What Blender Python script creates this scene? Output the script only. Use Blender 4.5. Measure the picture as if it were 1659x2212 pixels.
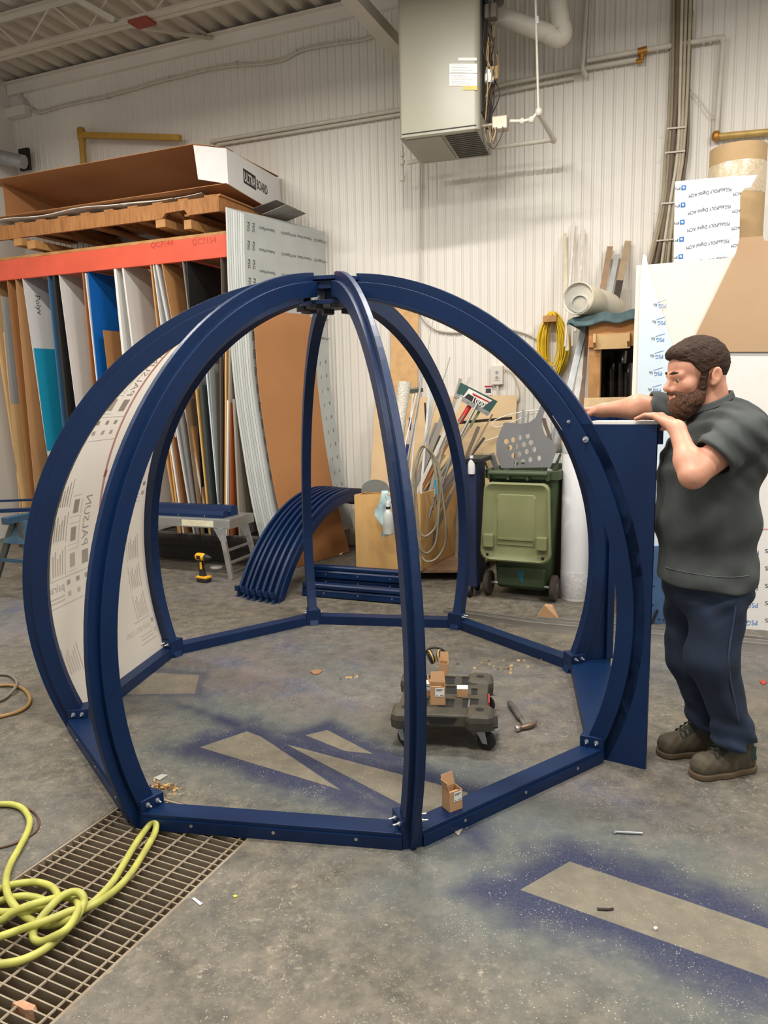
import bpy, bmesh, math, random
import numpy as np
from mathutils import Vector as V, Matrix as Mx
random.seed(7)
for o in list(bpy.data.objects): bpy.data.objects.remove(o)
SC = bpy.context.scene
COL = SC.collection
# ------------------------------------------------------------------ camera
W_, H_, F_ = 1659.0, 2212.0, 1600.836
CAM = V((0.23062, -3.78703, 1.61554))
PIT, ROL = 0.16048232, -0.02423209
FWD = V((0, math.cos(PIT), -math.sin(PIT)))
_r = V((1, 0, 0)); _u = _r.cross(FWD)
RGT = _r*math.cos(ROL) + _u*math.sin(ROL)
UPV = -_r*math.sin(ROL) + _u*math.cos(ROL)
cd = bpy.data.cameras.new('camera'); cam = bpy.data.objects.new('camera', cd); COL.objects.link(cam)
cd.sensor_fit = 'VERTICAL'; cd.sensor_height = 24.0; cd.lens = F_/H_*24.0
cd.clip_start = 0.05; cd.clip_end = 200
cam.matrix_world = Mx(((RGT.x, UPV.x, -FWD.x, CAM.x), (RGT.y, UPV.y, -FWD.y, CAM.y), (RGT.z, UPV.z, -FWD.z, CAM.z), (0, 0, 0, 1)))
SC.camera = cam
# ------------------------------------------------------------------ view + world
SC.view_settings.view_transform = 'Standard'; SC.view_settings.look = 'None'
SC.view_settings.gamma = 1.0; SC.view_settings.use_curve_mapping = False
SC.view_settings.exposure = 0.0
wd = bpy.data.worlds.new('world'); SC.world = wd; wd.use_nodes = True
wd.node_tree.nodes['Background'].inputs[0].default_value = (1.0, 0.975, 0.945, 1)
wd.node_tree.nodes['Background'].inputs[1].default_value = 0.56
# ------------------------------------------------------------------ frames of reference
WA = math.radians(-22.0); WO = 3.7
T = V((math.cos(WA), math.sin(WA), 0)); N = V((-math.sin(WA), math.cos(WA), 0)); Z = V((0, 0, 1))
def WP(s, off, z): return T*s + N*(WO-off) + Z*z            # along the back wall, metres off it, height
def ray(px, py): return FWD + RGT*((px-W_/2)/F_) - UPV*((py-H_/2)/F_)
def fl(px, py, z=0.0):
    d = ray(px, py); return CAM + d*((z-CAM.z)/d.z)
def hit(px, py, P0, n):
    d = ray(px, py); return CAM + d*((P0-CAM).dot(n)/d.dot(n))
def wl(px, py, off=0.0): return hit(px, py, N*(WO-off), N)
def up(px, py, P0): return hit(px, py, P0, V((0, 1, 0)))       # point seen at px,py at the depth of P0
def so(P): return P.dot(T), WO-P.dot(N)
# ------------------------------------------------------------------ lights: linear high-bay fittings of the shop
LAMPS = [(-3.2, 3.0, 4.6, 95), (0.2, 3.0, 4.6, 120), (3.2, 2.9, 4.6, 108),
         (-2.4, 5.8, 4.6, 130), (0.8, 5.8, 4.6, 150), (3.8, 5.6, 4.6, 130)]
LCOL = (1.0, 0.96, 0.90)
# ------------------------------------------------------------------ materials
def lin(c): return tuple(((x/255)/12.92 if x/255 <= .04045 else ((x/255+.055)/1.055)**2.4) for x in c)
MATS = {}
def M(name, rgb=(128,128,128), rough=.6, metal=0.0, var=.12, scale=14, bump=0.0, spec=.5, trans=0.0, alpha=1.0, stretch=None, rgb2=None, emit=None, detail=4):
    if name in MATS: return MATS[name]
    m = bpy.data.materials.new(name); m.use_nodes = True; MATS[name] = m
    nt = m.node_tree; b = nt.nodes['Principled BSDF']
    c = lin(rgb); c2 = lin(rgb2) if rgb2 else tuple(x*(1-var) for x in c); c1 = c if rgb2 else tuple(min(1, x*(1+var)) for x in c)
    b.inputs['Roughness'].default_value = rough; b.inputs['Metallic'].default_value = metal
    b.inputs['Specular IOR Level'].default_value = spec
    b.inputs['Transmission Weight'].default_value = trans; b.inputs['Alpha'].default_value = alpha
    tc = nt.nodes.new('ShaderNodeTexCoord'); mp = nt.nodes.new('ShaderNodeMapping'); no = nt.nodes.new('ShaderNodeTexNoise')
    nt.links.new(tc.outputs['Object'], mp.inputs[0]); nt.links.new(mp.outputs[0], no.inputs['Vector'])
    if stretch: mp.inputs['Scale'].default_value = stretch
    no.inputs['Scale'].default_value = scale; no.inputs['Detail'].default_value = detail
    rp = nt.nodes.new('ShaderNodeValToRGB'); rp.color_ramp.elements[0].position = .3; rp.color_ramp.elements[1].position = .7
    rp.color_ramp.elements[0].color = (*c2, 1); rp.color_ramp.elements[1].color = (*c1, 1)
    nt.links.new(no.outputs['Fac'], rp.inputs[0]); nt.links.new(rp.outputs[0], b.inputs['Base Color'])
    if bump:
        bp = nt.nodes.new('ShaderNodeBump'); bp.inputs['Strength'].default_value = bump; bp.inputs['Distance'].default_value = .01
        nt.links.new(no.outputs['Fac'], bp.inputs['Height']); nt.links.new(bp.outputs[0], b.inputs['Normal'])
    if emit:
        b.inputs['Emission Color'].default_value = (*LCOL, 1); b.inputs['Emission Strength'].default_value = emit
    return m
# ------------------------------------------------------------------ mesh builder
class MB:
    def __init__(s): s.v = []; s.f = []
    def poly(s, pts):
        b = len(s.v); s.v += [V(p) for p in pts]; s.f.append(tuple(range(b, b+len(pts)))); return s
    def prism(s, pts, ext):
        b = len(s.v); n = len(pts); ext = V(ext)
        s.v += [V(p) for p in pts] + [V(p)+ext for p in pts]
        s.f.append(tuple(range(b+n-1, b-1, -1))); s.f.append(tuple(range(b+n, b+2*n)))
        for i in range(n):
            j = (i+1) % n; s.f.append((b+i, b+j, b+n+j, b+n+i))
        return s
    def obox(s, c, ax, ay, az):
        c, ax, ay, az = V(c), V(ax), V(ay), V(az)
        return s.prism([c-ax-ay-az, c+ax-ay-az, c+ax+ay-az, c-ax+ay-az], az*2)
    def box(s, lo, hi):
        return s.prism([(lo[0],lo[1],lo[2]),(hi[0],lo[1],lo[2]),(hi[0],hi[1],lo[2]),(lo[0],hi[1],lo[2])], (0,0,hi[2]-lo[2]))
    def bar(s, a, b, w, h, upv=Z):
        """square bar from a to b"""
        a, b = V(a), V(b); d = (b-a); L = d.length; d = d/L
        x = d.cross(V(upv)); x = x.normalized() if x.length > 1e-6 else V((1,0,0)); y = x.cross(d)
        return s.obox((a+b)/2, d*L/2, x*w/2, y*h/2)
    def tube(s, pts, r, n=8, cap=True):
        pts = [V(p) for p in pts]; m = len(pts); rs = r if isinstance(r, (list, tuple)) else [r]*m
        b = len(s.v); nrm = None
        for i, p in enumerate(pts):
            d = (pts[min(i+1, m-1)] - pts[max(i-1, 0)]).normalized()
            if nrm is None:
                nrm = d.cross(Z) if abs(d.z) < .9 else d.cross(V((1,0,0)))
            nrm = (nrm - d*nrm.dot(d)).normalized(); bn = d.cross(nrm)
            for k in range(n):
                a = 2*math.pi*k/n; s.v.append(p + (nrm*math.cos(a) + bn*math.sin(a))*rs[i])
        for i in range(m-1):
            for k in range(n):
                k2 = (k+1) % n; s.f.append((b+i*n+k, b+i*n+k2, b+(i+1)*n+k2, b+(i+1)*n+k))
        if cap:
            s.f.append(tuple(b+k for k in range(n-1, -1, -1))); s.f.append(tuple(b+(m-1)*n+k for k in range(n)))
        return s
    def lathe(s, o, d, prof, n=20, x=None):
        o, d = V(o), V(d).normalized(); x = V(x) if x else (d.cross(Z) if abs(d.z) < .9 else V((1,0,0))); x = (x-d*x.dot(d)).normalized(); y = d.cross(x)
        b = len(s.v); m = len(prof)
        for r, h in prof:
            for k in range(n):
                a = 2*math.pi*k/n; s.v.append(o + d*h + (x*math.cos(a)+y*math.sin(a))*r)
        for i in range(m-1):
            for k in range(n):
                k2 = (k+1) % n; s.f.append((b+i*n+k, b+i*n+k2, b+(i+1)*n+k2, b+(i+1)*n+k))
        if prof[0][0] > 1e-5: s.f.append(tuple(b+k for k in range(n-1, -1, -1)))
        if prof[-1][0] > 1e-5: s.f.append(tuple(b+(m-1)*n+k for k in range(n)))
        return s
    def strip(s, rows):
        """grid of rows of equal length"""
        b = len(s.v); m = len(rows[0])
        for r in rows: s.v += [V(p) for p in r]
        for i in range(len(rows)-1):
            for k in range(m-1): s.f.append((b+i*m+k, b+i*m+k+1, b+(i+1)*m+k+1, b+(i+1)*m+k))
        return s
    def sweep(s, sect, close=True):
        """list of cross-section loops -> closed skin with caps"""
        b = len(s.v); m = len(sect[0])
        for r in sect: s.v += [V(p) for p in r]
        for i in range(len(sect)-1):
            for k in range(m):
                k2 = (k+1) % m; s.f.append((b+i*m+k, b+i*m+k2, b+(i+1)*m+k2, b+(i+1)*m+k))
        if close:
            s.f.append(tuple(b+k for k in range(m-1, -1, -1))); s.f.append(tuple(b+(len(sect)-1)*m+k for k in range(m)))
        return s
ORG = {}
def fin(o, label, cat, group, kind):
    if label: o['label'] = label
    if cat: o['category'] = cat
    if group: o['group'] = group
    if kind: o['kind'] = kind
def add(name, mb, mat, parent=None, label=None, cat=None, group=None, kind=None, smooth=False, bevel=0.0, fixn=True):
    me = bpy.data.meshes.new(name)
    if len(mb.v) == 0: raise ValueError(name)
    xs = np.array([tuple(p) for p in mb.v]); lo, hi = xs.min(0), xs.max(0)
    c = V(((lo[0]+hi[0])/2, (lo[1]+hi[1])/2, lo[2]))
    me.from_pydata([tuple(V(p)-c) for p in mb.v], [], mb.f); me.update()
    if fixn:
        bm = bmesh.new(); bm.from_mesh(me); bmesh.ops.recalc_face_normals(bm, faces=bm.faces); bm.to_mesh(me); bm.free()
    if smooth:
        me.shade_smooth()
        if smooth != 'all': me.set_sharp_from_angle(angle=math.radians(40))
    me.materials.append(mat if not isinstance(mat, str) else MATS[mat])
    o = bpy.data.objects.new(name, me); COL.objects.link(o)
    ORG[o] = c
    if parent: o.parent = parent; o.location = c - ORG[parent]
    else: o.location = c
    if bevel:
        bv = o.modifiers.new('bevel', 'BEVEL'); bv.width = bevel; bv.segments = 2; bv.limit_method = 'ANGLE'; bv.angle_limit = math.radians(50)
    fin(o, label, cat, group, kind); return o
def empty(name, loc, label, cat, group=None, kind=None):
    o = bpy.data.objects.new(name, None); COL.objects.link(o); o.location = V(loc); ORG[o] = V(loc); o.empty_display_size = .1
    fin(o, label, cat, group, kind); return o
def inst(name, src, mw, parent=None, label=None, cat=None, group=None):
    """another object sharing src's mesh; mw = world matrix for the mesh"""
    o = bpy.data.objects.new(name, src.data if hasattr(src, 'data') else src); COL.objects.link(o)
    for md in (src.modifiers if hasattr(src, 'modifiers') else []):
        nm = o.modifiers.new(md.name, md.type)
        if md.type == 'BEVEL': nm.width = md.width; nm.segments = md.segments; nm.limit_method = md.limit_method; nm.angle_limit = md.angle_limit
    ORG[o] = mw.to_translation()
    if parent: o.parent = parent; o.matrix_local = Mx.Translation(-ORG[parent]) @ mw
    else: o.matrix_world = mw
    fin(o, label, cat, group, None); return o
def frame(o, x, y=None, z=None):
    """matrix from origin and z axis (x hint)"""
    z = V(z).normalized(); x = V(x); x = (x - z*x.dot(z)).normalized(); y = z.cross(x)
    return Mx(((x.x,y.x,z.x,o[0]),(x.y,y.y,z.y,o[1]),(x.z,y.z,z.z,o[2]),(0,0,0,1)))
_TX = {}
def text2d(body, bold=False):
    """flat letters: points normalised to cap height 1, from the left, baseline 0"""
    if body in _TX: return _TX[body]
    cu = bpy.data.curves.new('t', 'FONT'); cu.body = body; cu.size = 1.0; cu.resolution_u = 2
    if bold: cu.offset = .018
    o = bpy.data.objects.new('t', cu); COL.objects.link(o)
    dg = bpy.context.evaluated_depsgraph_get(); dg.update()
    me = bpy.data.meshes.new_from_object(o.evaluated_get(dg))
    k = 1/.73
    pts = [(v.co.x*k, v.co.y*k) for v in me.vertices]; fs = [tuple(p.vertices) for p in me.polygons]
    bpy.data.objects.remove(o); bpy.data.curves.remove(cu); bpy.data.meshes.remove(me)
    w = max(p[0] for p in pts); _TX[body] = (pts, fs, w); return _TX[body]
def text_on(mb, body, f, bold=False):
    """put the letters into mb; f maps (x in cap heights, y) to a point"""
    pts, fs, w = text2d(body, bold); b = len(mb.v)
    mb.v += [V(f(x, y)) for x, y in pts]; mb.f += [tuple(b+i for i in t) for t in fs]; return w
def text_flat(mb, body, o, xd, yd, h, width=None, bold=False):
    """letters at o, running along xd, up along yd, cap height h"""
    xd, yd = V(xd).normalized(), V(yd).normalized(); w = text2d(body, bold)[2]; k = (width/w if width else h)
    text_on(mb, body, lambda x, y: V(o)+xd*x*k+yd*y*h, bold); return mb
def smooth_path(pts, n=8):
    """Catmull-Rom through the points"""
    P = [V(p) for p in pts]; out = []
    for i in range(len(P)-1):
        a, b, c, d = P[max(i-1,0)], P[i], P[i+1], P[min(i+2,len(P)-1)]
        for k in range(n):
            t = k/n; out.append(.5*((2*b)+(c-a)*t+(2*a-5*b+4*c-d)*t*t+(3*b-a-3*c+d)*t**3))
    out.append(P[-1]); return out
# common materials
M('blue_paint', (4,33,70), .42, var=.10, scale=6, bump=.04, spec=.35)
M('steel', (170,170,168), .35, .9, var=.1); M('zinc', (190,192,196), .32, .85, var=.08)
M('white_metal', (214,206,192), .5, var=.06, scale=3); M('pipe_white', (205,198,184), .5, var=.06)
M('black', (18,18,20), .5); M('rubber', (26,25,25), .75); M('ink', (60,62,66), .7); M('ink_blue', (30,100,165), .7)
M('pine', (188,142,88), .7, rgb2=(160,112,62), scale=9, stretch=(1,8,1), bump=.08); M('ply', (206,174,126), .6, rgb2=(190,154,104), scale=3, stretch=(1,1,4))
M('cardboard', (182,142,102), .8, var=.06, scale=5); M('aluminium', (178,178,174), .38, .75, var=.08)
# ================================================================== SETTING
def floor_material():
    m = bpy.data.materials.new('concrete'); m.use_nodes = True; nt = m.node_tree; L = nt.links.new
    b = nt.nodes['Principled BSDF']; tc = nt.nodes.new('ShaderNodeNewGeometry')
    vr = nt.nodes.new('ShaderNodeVectorRotate'); vr.rotation_type = 'Z_AXIS'; vr.inputs['Angle'].default_value = WA; nt.links.new(tc.outputs['Position'], vr.inputs['Vector'])
    P = vr.outputs[0]
    def noise(sc, det=4, rough=.55, vec=None):
        n = nt.nodes.new('ShaderNodeTexNoise'); n.inputs['Scale'].default_value = sc; n.inputs['Detail'].default_value = det; n.inputs['Roughness'].default_value = rough
        L(vec or P, n.inputs['Vector']); return n.outputs['Fac']
    def math_(op, a, c=None, clamp=False):
        n = nt.nodes.new('ShaderNodeMath'); n.operation = op; n.use_clamp = clamp
        for i, q in enumerate((a, c)):
            if q is None: continue
            if isinstance(q, (int, float)): n.inputs[i].default_value = q
            else: L(q, n.inputs[i])
        return n.outputs[0]
    def mix(f, a, c):
        n = nt.nodes.new('ShaderNodeMix'); n.data_type = 'RGBA'
        if isinstance(f, (int, float)): n.inputs[0].default_value = f
        else: L(f, n.inputs[0])
        for i, q in ((6, a), (7, c)):
            if isinstance(q, tuple): n.inputs[i].default_value = (*lin(q), 1)
            else: L(q, n.inputs[i])
        return n.outputs[2]
    def ss(x, lo, hi):
        n = nt.nodes.new('ShaderNodeMapRange'); n.interpolation_type = 'SMOOTHSTEP'; L(x, n.inputs[0])
        n.inputs[1].default_value = lo; n.inputs[2].default_value = hi; return n.outputs[0]
    def halfplane(p, q):
        """signed distance, positive to the right of p->q (screen clockwise outline => outside positive)"""
        d = (q-p).normalized(); nn = V((-d.y, d.x, 0))
        n = nt.nodes.new('ShaderNodeVectorMath'); n.operation = 'DOT_PRODUCT'; L(P, n.inputs[0]); n.inputs[1].default_value = nn
        return math_('SUBTRACT', n.outputs['Value'], nn.dot(p))
    def quad(px):
        pts = [fl(*p) for p in px]; A = sum(pts[i].x*pts[(i+1)%len(pts)].y-pts[(i+1)%len(pts)].x*pts[i].y for i in range(len(pts)))
        if A > 0: pts = pts[::-1]
        d = None
        for i in range(len(pts)):
            h = halfplane(pts[i], pts[(i+1) % len(pts)]); d = h if d is None else math_('MAXIMUM', d, h)
        return d
    big = noise(.9, 3); mid = noise(11, 8, .72); fine = noise(60, 3); grit = noise(230, 2)
    base = mix(ss(mid, .32, .70), (76,72,64), (116,108,94))
    base = mix(math_('MULTIPLY', ss(noise(2.4, 6, .65), .45, .72), .6), base, (84,84,81))
    base = mix(math_('MULTIPLY', ss(fine, .55, .75), .45), base, (146,137,121))
    base = mix(math_('MULTIPLY', ss(noise(45, 4), .58, .75), .5), base, (56,54,50))
    base = mix(math_('MULTIPLY', math_('MULTIPLY', ss(noise(26, 7, .75), .54, .66), ss(noise(3.5, 4), .46, .62)), .75), base, (158,148,128))
    base = mix(math_('MULTIPLY', ss(noise(1.6, 6, .6), .5, .7), .35), base, (128,116,94))
    # overspray haze where frames were painted
    def blob(px, rad):
        c = fl(*px); n = nt.nodes.new('ShaderNodeVectorMath'); n.operation = 'DISTANCE'; L(P, n.inputs[0]); n.inputs[1].default_value = c
        return ss(n.outputs['Value'], rad, rad*.25)
    haze = None
    for px, rad, k in (((600,1450),1.25,.75), ((1050,1500),.9,.45), ((80,1330),1.1,.8), ((1150,1760),.8,.55), ((1500,1420),.9,.55), ((560,1260),1.0,.4), ((1500,1760),.6,.25)):
        h = math_('MULTIPLY', blob(px, rad), k); haze = h if haze is None else math_('MAXIMUM', haze, h)
    haze = math_('MULTIPLY', haze, ss(noise(3.4, 7, .7), .22, .66))
    hcol = mix(ss(noise(1.3, 3), .4, .6), (92,102,106), (112,104,110)); hcol = mix(ss(noise(3.1, 5, .6), .5, .68), hcol, (58,74,106))
    col = mix(math_('MULTIPLY', haze, .85), base, hcol)
    # masked rectangles with sharp inner edge and sprayed blue around them
    nz = noise(7, 5, .7); grain = noise(120, 3, .7); nz2 = noise(2.2, 3)
    clean = None; spray = None; fringe = None
    Q = [([(1123,1922.5),(1230.4,1861),(1659,2006),(1900,2088),(1900,2199),(1659,2113)], .20, 1.0),
         ([(432,1614),(533,1580),(563,1591),(655,1652),(735,1706)], .17, .95),
         ([(619,1608),(881,1677),(1010,1712),(1010,1790),(877,1743)], .15, .95),
         ([(660,1588),(707,1577),(805,1628),(745,1622)], .14, .9),
         ([(300,1452),(430,1458),(421,1498),(260,1500)], .08, .45)]
    for px, wd_, k in Q:
        d = quad(px)
        ins = ss(d, .002, -.002)
        clean = ins if clean is None else math_('MAXIMUM', clean, ins)
        dd = math_('ADD', d, math_('MULTIPLY', math_('SUBTRACT', nz, .5), wd_*1.0))
        dd = math_('ADD', dd, math_('MULTIPLY', math_('SUBTRACT', nz2, .5), wd_*1.3))
        sp = math_('MULTIPLY', ss(dd, wd_, .02), k)
        spray = sp if spray is None else math_('MAXIMUM', spray, sp)
        fr = math_('MULTIPLY', ss(dd, wd_*2.6, .05), k); fringe = fr if fringe is None else math_('MAXIMUM', fringe, fr)
    spray = math_('MULTIPLY', spray, math_('ADD', .70, math_('MULTIPLY', ss(grain, .3, .6), .30)))
    spray = math_('MULTIPLY', spray, math_('SUBTRACT', 1.0, clean))
    col = mix(math_('MULTIPLY', math_('MULTIPLY', fringe, math_('SUBTRACT', 1.0, clean)), .55), col, (80,92,92))
    col = mix(math_('MULTIPLY', spray, .97), col, (22,30,66))
    ccol = mix(ss(mid, .35, .7), (106,100,86), (122,114,97))
    col = mix(math_('MULTIPLY', clean, .85), col, ccol)
    # white flecks
    vo = nt.nodes.new('ShaderNodeTexVoronoi'); vo.inputs['Scale'].default_value = 78; L(P, vo.inputs['Vector'])
    flk = math_('MULTIPLY', ss(vo.outputs['Distance'], .20, .08), ss(noise(9, 4), .48, .60))
    col = mix(math_('MULTIPLY', flk, .62), col, (204,195,176))
    vo2 = nt.nodes.new('ShaderNodeTexVoronoi'); vo2.inputs['Scale'].default_value = 130; L(P, vo2.inputs['Vector'])
    col = mix(math_('MULTIPLY', math_('MULTIPLY', ss(vo2.outputs['Distance'], .24, .1), ss(noise(6, 3), .5, .65)), .6), col, (200,190,168))
    L(col, b.inputs['Base Color'])
    L(math_('ADD', .42, math_('MULTIPLY', mid, .35)), b.inputs['Roughness'])
    bp = nt.nodes.new('ShaderNodeBump'); bp.inputs['Strength'].default_value = .12; bp.inputs['Distance'].default_value = .006
    L(math_('ADD', math_('MULTIPLY', fine, .5), grit), bp.inputs['Height']); L(bp.outputs[0], b.inputs['Normal'])
    MATS['concrete'] = m; return m
FLOORM = floor_material()
# drain trench in its own axes
GA = math.radians(-25.1); GT = V((math.cos(GA), math.sin(GA), 0)); GN = V((-math.sin(GA), math.cos(GA), 0))
gs0, gs1 = -.375, .270; gq1 = -1.155; gq0 = -3.4
_p = fl(538, 1813); gs1 = _p.dot(GT); gs0 = fl(80, 1862).dot(GT); gq1 = fl(380, 1731).dot(GN)
def GP(s, q, z): return GT*s + GN*q + Z*z
mb = MB(); o4 = [GP(-9, -3.5, 0), GP(9, -3.5, 0), GP(9, 10, 0), GP(-9, 10, 0)]
i4 = [GP(gs0, gq0, 0), GP(gs1, gq0, 0), GP(gs1, gq1, 0), GP(gs0, gq1, 0)]
mb.v = o4+i4+[p-Z*.02 for p in i4]
mb.f = [(0,1,5,4),(1,2,6,5),(2,3,7,6),(3,0,4,7)] + [(4+k, 4+(k+1)%4, 8+(k+1)%4, 8+k) for k in range(4)]
FLO = add('floor', mb, FLOORM, kind='structure', label='grey speckled concrete floor with blue overspray marks', fixn=False)
M('trench', (150,128,98), .8, rgb2=(124,100,74), scale=6); M('grate_steel', (150,139,120), .6, .1, rgb2=(126,108,86), scale=9)
mb = MB(); dp = .085
c8 = [GP(gs0,gq0,-.02), GP(gs1,gq0,-.02), GP(gs1,gq1,-.02), GP(gs0,gq1,-.02)]
mb.v = c8+[p-Z*dp for p in c8]; mb.f = [(0,1,5,4),(1,2,6,5),(2,3,7,6),(3,0,4,7),(4,5,6,7)]
add('trench_lining', mb, 'trench', FLO)
GR = empty('drain_grate', GP((gs0+gs1)/2, (gq0+gq1)/2, 0), 'rectangular steel bar grating over the floor drain under the yellow hose', 'grate')
mb = MB()
for a, b_ in ((GP(gs0+.006,gq0,-.012), GP(gs0+.006,gq1,-.012)), (GP(gs1-.006,gq0,-.012), GP(gs1-.006,gq1,-.012)), (GP(gs0,gq1-.006,-.012), GP(gs1,gq1-.006,-.012))):
    mb.bar(a, b_, .010, .022)
add('frame', mb, 'grate_steel', GR)
L_ = (gs1-gs0)-.026; src = None; q = gq1-.022; k = 0
while q > gq0+.02:
    cpt = GP((gs0+gs1)/2, q, -.04)
    if src is None:
        src = add('bearing_bar', MB().obox(cpt, GT*L_/2, GN*.0024, Z*.036), 'grate_steel', GR); base_c = ORG[src]
    else: inst('bearing_bar', src, Mx.Translation(base_c + GN*(q-(gq1-.022))), GR)
    q -= .0305
s = gs1-.040
while s > gs0+.02:
    add('cross_rod', MB().tube([GP(s,gq0+.02,-.007), GP(s,gq1-.012,-.007)], .0045, 6), 'grate_steel', GR, smooth=True); s -= .105
# ------------------------------------------------------------------ back wall of ribbed metal
M('wall_paint', (232,227,218), .45, rgb2=(222,216,205), scale=1.3, stretch=(1,1,.25))
def ribbed(s0, s1, z0, z1, pitch=.085, d=.011):
    rows = [[], []]; s = s0; prof = []
    while s < s1:
        for k, (u, dd) in enumerate(((0,0),(.011,d),(.019,d),(.030,0),(.045,0),(.048,.003),(.064,.003),(.067,0))): prof.append((s+u, dd))
        s += pitch
    return [[WP(a, b_, z0) for a, b_ in prof], [WP(a, b_, z1) for a, b_ in prof]]
WALL = add('wall_back', MB().strip(ribbed(-6.0, 4.5, 0, 5.3)), 'wall_paint', kind='structure', label='white painted ribbed metal wall behind the workshop', fixn=False)
# flip so normals face the room
bm = bmesh.new(); bm.from_mesh(WALL.data); bmesh.ops.reverse_faces(bm, faces=bm.faces) if bm.faces[:][0].normal.dot(N) > 0 else None; bm.to_mesh(WALL.data); bm.free()
add('wall_left', MB().strip([[T*-5.86+N*(WO-u)+Z*z for u in np.arange(0, 6, .4)] for z in (0, 5.3)]), 'wall_paint', kind='structure', label='white painted wall closing the far left corner')
# screws on wall ribs
M('screw', (150,140,124), .5, .4)
mb = MB().lathe((0,0,0), (0,0,1), [(.007,0),(.007,.003),(.004,.006)], 6)
scr = None
for z in (1.62, 3.22):
    s = -1.4
    while s < 2.1:
        ok = not (z == 3.22 and False)
        mw = frame(WP(s+.006, .0005, z+random.uniform(-.01,.01)), Z, None, -N)
        if scr is None: scr = add('panel_screw', mb, 'screw', WALL); scr.matrix_local = Mx.Translation(-ORG[WALL]) @ mw; ORG[scr] = mw.to_translation()
        else: inst('panel_screw', scr, mw, WALL)
        s += .17
# eave angle
add('trim_1', MB().obox(WP(-.75, .03, 5.2), T*5.1, N*.028, Z*.055).obox(WP(-.75,.07,5.255), T*5.1, N*.05, Z*.006), 'wall_paint', kind='structure', label='white steel eave angle along the top of the wall')
# ceiling: fluted steel deck running off the wall
M('deck_paint', (206,198,184), .55, rgb2=(192,184,170), scale=2)
prof = []; s = -6.4
while s < 5:
    prof += [(s,0),(s+.075,0),(s+.105,.05),(s+.17,.05)]; s += .2
CEIL = add('ceiling', MB().strip([[WP(a, -.02, 5.29+h) for a, h in prof], [WP(a, 9.5, 5.29+h) for a, h in prof]]), 'deck_paint', kind='structure', label='white fluted steel roof deck')
add('flute_gap_shade', MB().obox(WP(-.7,-.03,5.33), T*5.7, N*.004, Z*.08), M('dark_gap', (30,28,30), .9), CEIL)  # near-black strip paints the shade in the gaps between wall top and flutes
def joist(off, zb, zt, s0, s1, label):
    J = empty('roof_joist', WP((s0+s1)/2, off, zb), label, 'roof joist', kind='structure')
    for k, z in ((0, zb), (1, zt)):
        for d in (-1, 1):
            add('bottom_chord' if k == 0 else 'top_chord', MB().obox(WP((s0+s1)/2, off+d*.034, z), T*(s1-s0)/2, N*.026, Z*.004).obox(WP((s0+s1)/2, off+d*.010, z+(.026 if k == 0 else -.026)), T*(s1-s0)/2, N*.003, Z*.026), 'deck_paint', J)
    n = int((s1-s0)/.36); st = (s1-s0)/n
    for i in range(n):
        a = s0+i*st
        if i % 2 == 0: add('web_rod', MB().tube([WP(a, off, zb+.01), WP(a+st, off, zt-.01)], .010, 6), 'deck_paint', J, smooth=True)
        else: add('web_rod', MB().tube([WP(a, off, zt-.01), WP(a+st, off, zb+.01)], .010, 6), 'deck_paint', J, smooth=True)
    return J
J1 = joist(1.25, 4.90, 5.24, -5.8, 3.5, 'white open-web roof joist closest to the wall, seen at top left')
add('red_clamp', MB().obox(WP(-2.93,1.25,4.885), T*.10, N*.07, Z*.012), M('red_oxide', (140,62,48), .6), J1, label='faded red splice plate on the bottom chord')
B = empty('diagonal_brace', wl(455, 92), 'white angle brace between the joist and the eave', 'brace', kind='structure')
pw = wl(458, 84, .05)
add('lower_brace', MB().bar(fl(285, 57, 4.90), pw, .045, .02), 'deck_paint', B)
add('upper_brace', MB().bar(fl(372, 28, 5.22), pw, .03, .02), 'deck_paint', B)
Bd = add('cross_bridging', MB().bar(fl(160, -5, 5.2), fl(250, 46, 4.93), .05, .05), 'deck_paint', kind='structure', label='white square strut rising from the joist at top left')
# lamps
for i, (s, off, z, pw_) in enumerate(LAMPS):
    LM = empty('high_bay_light', WP(s, off, z), ('long white linear workshop light hanging above the frame', 'long white linear light nearest the right-hand sheets', 'white linear light above the heater side of the shop', 'white linear light hung behind the camera on the left', 'white linear light hung behind the camera in the middle', 'white linear light hung behind the camera on the right')[i], 'ceiling light', 'linear workshop lights')
    add('housing', MB().obox(WP(s, off, z+.05), T*.62, N*.09, Z*.035), 'white_metal', LM, bevel=.005)
    add('suspension_rod', MB().tube([WP(s-.4, off, z+.08), WP(s-.4, off, 5.29)], .004, 6), 'steel', LM); add('suspension_rod', MB().tube([WP(s+.4, off, z+.08), WP(s+.4, off, 5.29)], .004, 6), 'steel', LM)
    ld = bpy.data.lights.new('tube_light', 'AREA'); ld.shape = 'RECTANGLE'; ld.size = 1.2; ld.size_y = .16; ld.energy = pw_; ld.color = LCOL
    lo = bpy.data.objects.new('tube_light', ld); COL.objects.link(lo); lo.parent = LM; lo.matrix_local = frame((0,0,.008), T, None, Z)
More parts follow.
